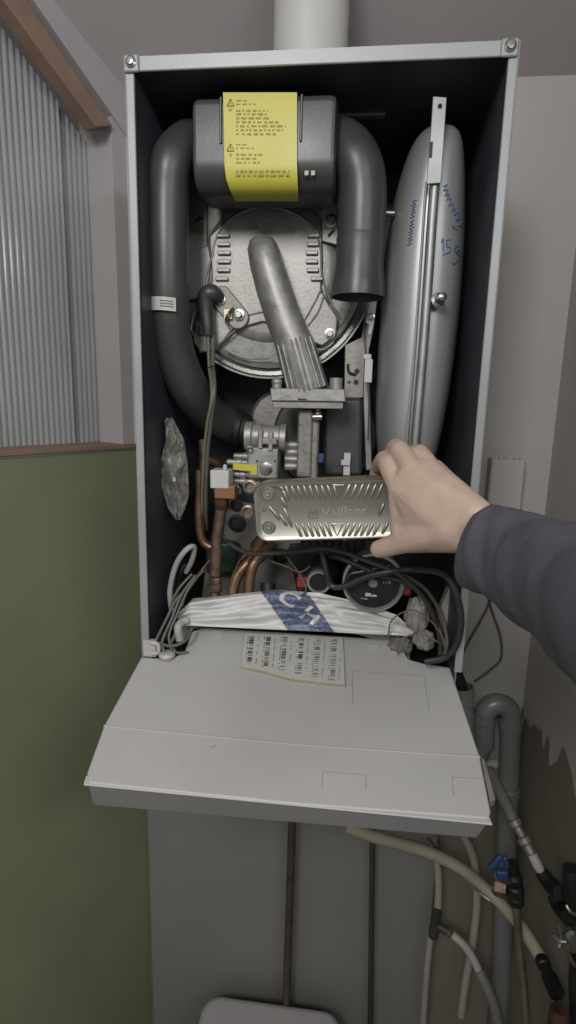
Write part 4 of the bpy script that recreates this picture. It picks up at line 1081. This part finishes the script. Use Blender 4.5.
# hoses and pipes at lower right
pipe('white_hose', [(345, 826, .16), (372, 836, .17), (400, 844, .18), (430, 853, .19), (460, 868, .19), (485, 888, .18), (505, 908, .155), (525, 932, .115), (543, 962, .075)], 6.5, 'cream', 'thick cream hose curving across from the boiler to the right wall', 'hose')
pipe('white_hose', [(463, 835, .26), (474, 860, .26), (477, 900, .26), (473, 940, .26), (466, 980, .26), (461, 1015, .26)], 4.6, 'whitehose', 'white hose bulging to the right behind the thick cream hose', 'hose')
pipe('white_hose', [(433, 840, .28), (438, 870, .28), (438, 905, .28), (434, 930, .27)], 4.2, 'whitehose', 'short white hose running down into the dark tee joint', 'hose')
pipe('white_hose', [(431, 932, .27), (427, 970, .27), (422, 1040, .27)], 4, 'whitehose', 'pale pipe running down from the dark tee joint', 'pipe')
tee = thing('tee_joint', 'dark grey tee joint where the thin white hoses meet', 'pipe fitting', tuple(P(434, 930, .265)))
m = MB(); m.cyl(P(437, 912, .265), P(433, 936, .265), .010, n=14); m.cyl(P(435, 924, .265), P(450, 933, .25), .008, n=12); m.build('tee_body', M['darkgrey'], tee)
m = MB(); m.lathe(P(447, 931, .25), (P(454, 936, .25) - P(447, 931, .25)), [(.006, 0), (.009, .002), (.009, .008), (.006, .010)], 8); m.build('compression_nut', M['brass'], tee)
pipe('white_hose', [(452, 934, .25), (464, 945, .24), (473, 958, .23), (480, 974, .22)], 4.6, 'wirew', 'short bright white hose sloping down from the tee joint', 'hose')
pipe('grey_hose', [(479, 970, .222), (486, 985, .21), (494, 1005, .20), (502, 1040, .19)], 6.2, 'pvc', 'grey hose section below the bright white hose', 'hose')
pipe('thin_pipe', [(428, 838, .22), (444, 858, .22), (462, 876, .21), (480, 893, .20), (492, 902, .19)], 1.8, 'brass', 'thin metal tube running beneath the thick cream hose', 'pipe')
# chrome vertical pipe with blue valve
pipe('chrome_pipe', [(516, 895, .085), (519, 940, .08), (524, 990, .07), (529, 1060, .05)], 4.6, 'brass', 'shiny vertical pipe below the blue-handled valve', 'pipe')
vv_ = thing('blue_valve', 'shut-off valve with a blue handle on the shiny vertical pipe', 'valve', tuple(P(516, 890, .085)))
m = MB(); m.lathe(P(516, 903, .085), (P(512, 850, .085) - P(516, 903, .085)), [(.008, 0), (.013, .002), (.013, .012), (.010, .014), (.014, .017), (.014, .032), (.011, .035), (.013, .040), (.013, .050), (.008, .054), (.008, .075)], 10); m.build('valve_body', M['dark'], vv_)
m = MB(); m.cyl(P(508, 880, .08), P(498, 876, .065), .007, n=12); m.build('valve_stem', M['brass'], vv_)
m = MB(); m.box(P(502, 874, .06), (.018, .012, .016)); m.box(P(496, 862, .057), (.010, .008, .028), Matrix.Rotation(.5, 3, 'Y')); m.box(P(506, 862, .057), (.008, .008, .020), Matrix.Rotation(-.3, 3, 'Y')); m.build('valve_handle', M['blue'], vv_, bevel=.003)
m = MB(); m.lathe(P(500, 888, .085), (1, -.3, 0), [(.009, -.012), (.013, -.008), (.013, .008), (.009, .010)], 6); m.build('brass_union', M['coppold'], vv_)
# diagonal service pipe along the right wall
dp = thing('wall_pipe', 'grey and chrome pipe sloping down along the right wall from behind the control box', 'pipe', tuple(P(530, 860, .08)))
m = MB(); q = PX(.1); m.tube([P(488, 770, .20), P(497, 786, .17), P(507, 806, .14), P(514, 822, .12)], [7 * q, 7 * q, 6.5 * q, 6 * q], 16); m.build('grey_section', M['pvc'], dp)
m = MB(); A_ = P(513, 819, .12); B_ = P(536, 862, .085)
m.lathe(A_, B_ - A_, [(.008, 0), (.010, .002), (.010, .010), (.007, .012), (.007, .026), (.011, .028), (.011, .036), (.008, .039), (.008, .058)], 12); m.build('metal_fitting', M['castdark'], dp)
m = MB(); m.tube([P(532, 854, .088), P(538, 866, .08), P(545, 878, .075)], [.008, .008, .0045], 14); m.build('white_ferrule', M['wirew'], dp)
m = MB(); m.tube([P(541, 872, .08), P(552, 886, .06), P(560, 893, .035)], [.010, .0125, .010], 14); m.build('dark_coupling', M['dark'], dp)
# second fitting at the end of the cream hose
ft = thing('hose_fitting', 'dark grey fitting at the lower end of the thick cream hose', 'pipe fitting', tuple(P(548, 985, .05)))
m = MB(); A_ = P(541, 958, .078); B_ = P(562, 1006, .0); m.lathe(A_, B_ - A_, [(.009, 0), (.011, .003), (.011, .014), (.009, .016), (.009, .030), (.012, .033), (.012, .060)], 12); m.build('fitting_body', M['dark'], ft)
m = MB(); m.lathe(P(560, 1012, -.02), (0, 0, 1), [(.014, -.05), (.014, .0), (.011, .006), (0, .006)], 12); m.build('rusty_cap', M['rust'], ft)
# tap at right edge
tp = thing('wall_tap', 'dark tap with a chrome lever at the right edge below the wall pipe', 'tap', tuple(P(568, 920, .02)))
m = MB(); m.tube([P(556, 896, .055), P(561, 908, .04), P(570, 918, .015)], .0125, 14); m.tube([P(572, 868, .01), P(574, 895, .005), P(580, 915, .0)], [.012, .014, .012], 14); m.build('tap_body', M['dark'], tp)
m = MB(); m.lathe(P(571, 934, -.01), (0, -1, .2), [(.011, 0), (.011, .008), (.008, .012), (0, .013)], 16); m.tube([P(559, 925, -.01), P(561, 938, -.012), P(559, 946, -.014)], [.003, .003, .004], 8); m.tube([P(553, 934, -.01), P(559, 941, -.014), P(568, 941, -.014)], [.0025, .003, .003], 8); m.build('tap_lever', M['polished'], tp)
m = MB(); m.tube([P(566, 905, -.015), P(571, 912, -.02), P(580, 916, -.02)], .0025, 8); m.tube([P(572, 935, -.015), P(568, 950, -.015), P(575, 965, -.015), P(585, 968, -.01)], .003, 8); m.build('tap_ring', M['brass'], tp)
pipe('dark_pipe', [(578, 960, -.01), (576, 985, -.01), (578, 1040, -.01)], 8, 'dark', 'dark pipe cut off by the right edge at the bottom', 'pipe')

# grey waste pipes
wp = thing('waste_trap', 'grey plastic waste pipe bent into an upside-down U beside the boiler', 'pipe', tuple(P(498, 780, .26)))
wy = .255; q = PX(wy)
m = MB(); m.tube([P(484, 745, wy), P(484, 724, wy), P(486, 711, wy), P(494, 704.5, wy), P(503, 705, wy), P(510, 712, wy), P(511, 724, wy)], [11 * q, 11 * q, 11.5 * q, 11 * q, 11 * q, 11 * q, 11 * q], 24, sub=8); m.build('return_bend', M['pvc'], wp)
m = MB(); m.lathe(P(511, 718, wy), (P(507, 830, wy) - P(511, 718, wy)), [(12.5 * q, 0), (12.5 * q, .022), (11.3 * q, .026), (11 * q, .14), (12.2 * q, .142), (12.2 * q, .16), (11 * q, .162), (11 * q, .80)], 24); m.build('down_pipe', M['pvc'], wp)
m = MB(); m.lathe(P(484, 712, wy), (P(483, 745, wy) - P(484, 712, wy)), [(12.2 * q, 0), (12.2 * q, .018), (11 * q, .02), (11 * q, .035), (10 * q, .055)], 24); m.tube([P(484, 735, wy), P(480, 752, wy), P(470, 765, wy)], 10 * q, 20); m.build('socket', M['pvc'], wp)
lab(pxtube('rubber_seal', [(498, 716, wy), (498, 712, wy)], 5, 'blackmatt', wp, smooth=False), 'black rubber seal')
wp2 = thing('waste_socket', 'open grey waste pipe socket just right of the control box', 'pipe', tuple(P(462, 700, .26)))
m = MB(); y2 = .19; q = PX(y2); A_ = P(463, 686, y2); B_ = P(466, 760, y2)
m.lathe(A_, B_ - A_, [(0, .03), (9 * q, .03), (9.5 * q, .001), (11 * q, 0), (11 * q, .03), (10 * q, .032), (10 * q, .16)], 24); m.build('socket_pipe', M['pvc'], wp2)
m = MB(); m.tube([P(452, 655, y2 - .02), P(456, 668, y2 - .005), P(460, 682, y2), P(463, 694, y2 )], [.005, .008, .010, .010], 14); m.build('inner_hose', M['dark'], wp2)
pipe('horizontal_pipe', [(486, 764, .31), (500, 764, .31), (506, 772, .31)], 5, 'wall', 'short white-painted pipe stub behind the grey down pipe', 'pipe')
# wall cable
pipe('wall_cable', [(486, 588, WY - .012), (489, 602, WY - .006), (481, 620, WY - .004), (471, 637, WY - .004), (462, 655, WY - .004), (456, 668, WY - .01)], 1.15, 'wireg', 'dark cable hanging down the wall toward the open waste socket', 'cable')
pipe('wall_cable', [(489, 590, WY - .012), (491, 608, WY - .006), (500, 635, WY - .004), (501, 658, WY - .004), (490, 670, WY - .004), (474, 682, WY - .004)], 1.15, 'wireg', 'dark cable looping out to the right down the wall', 'cable')
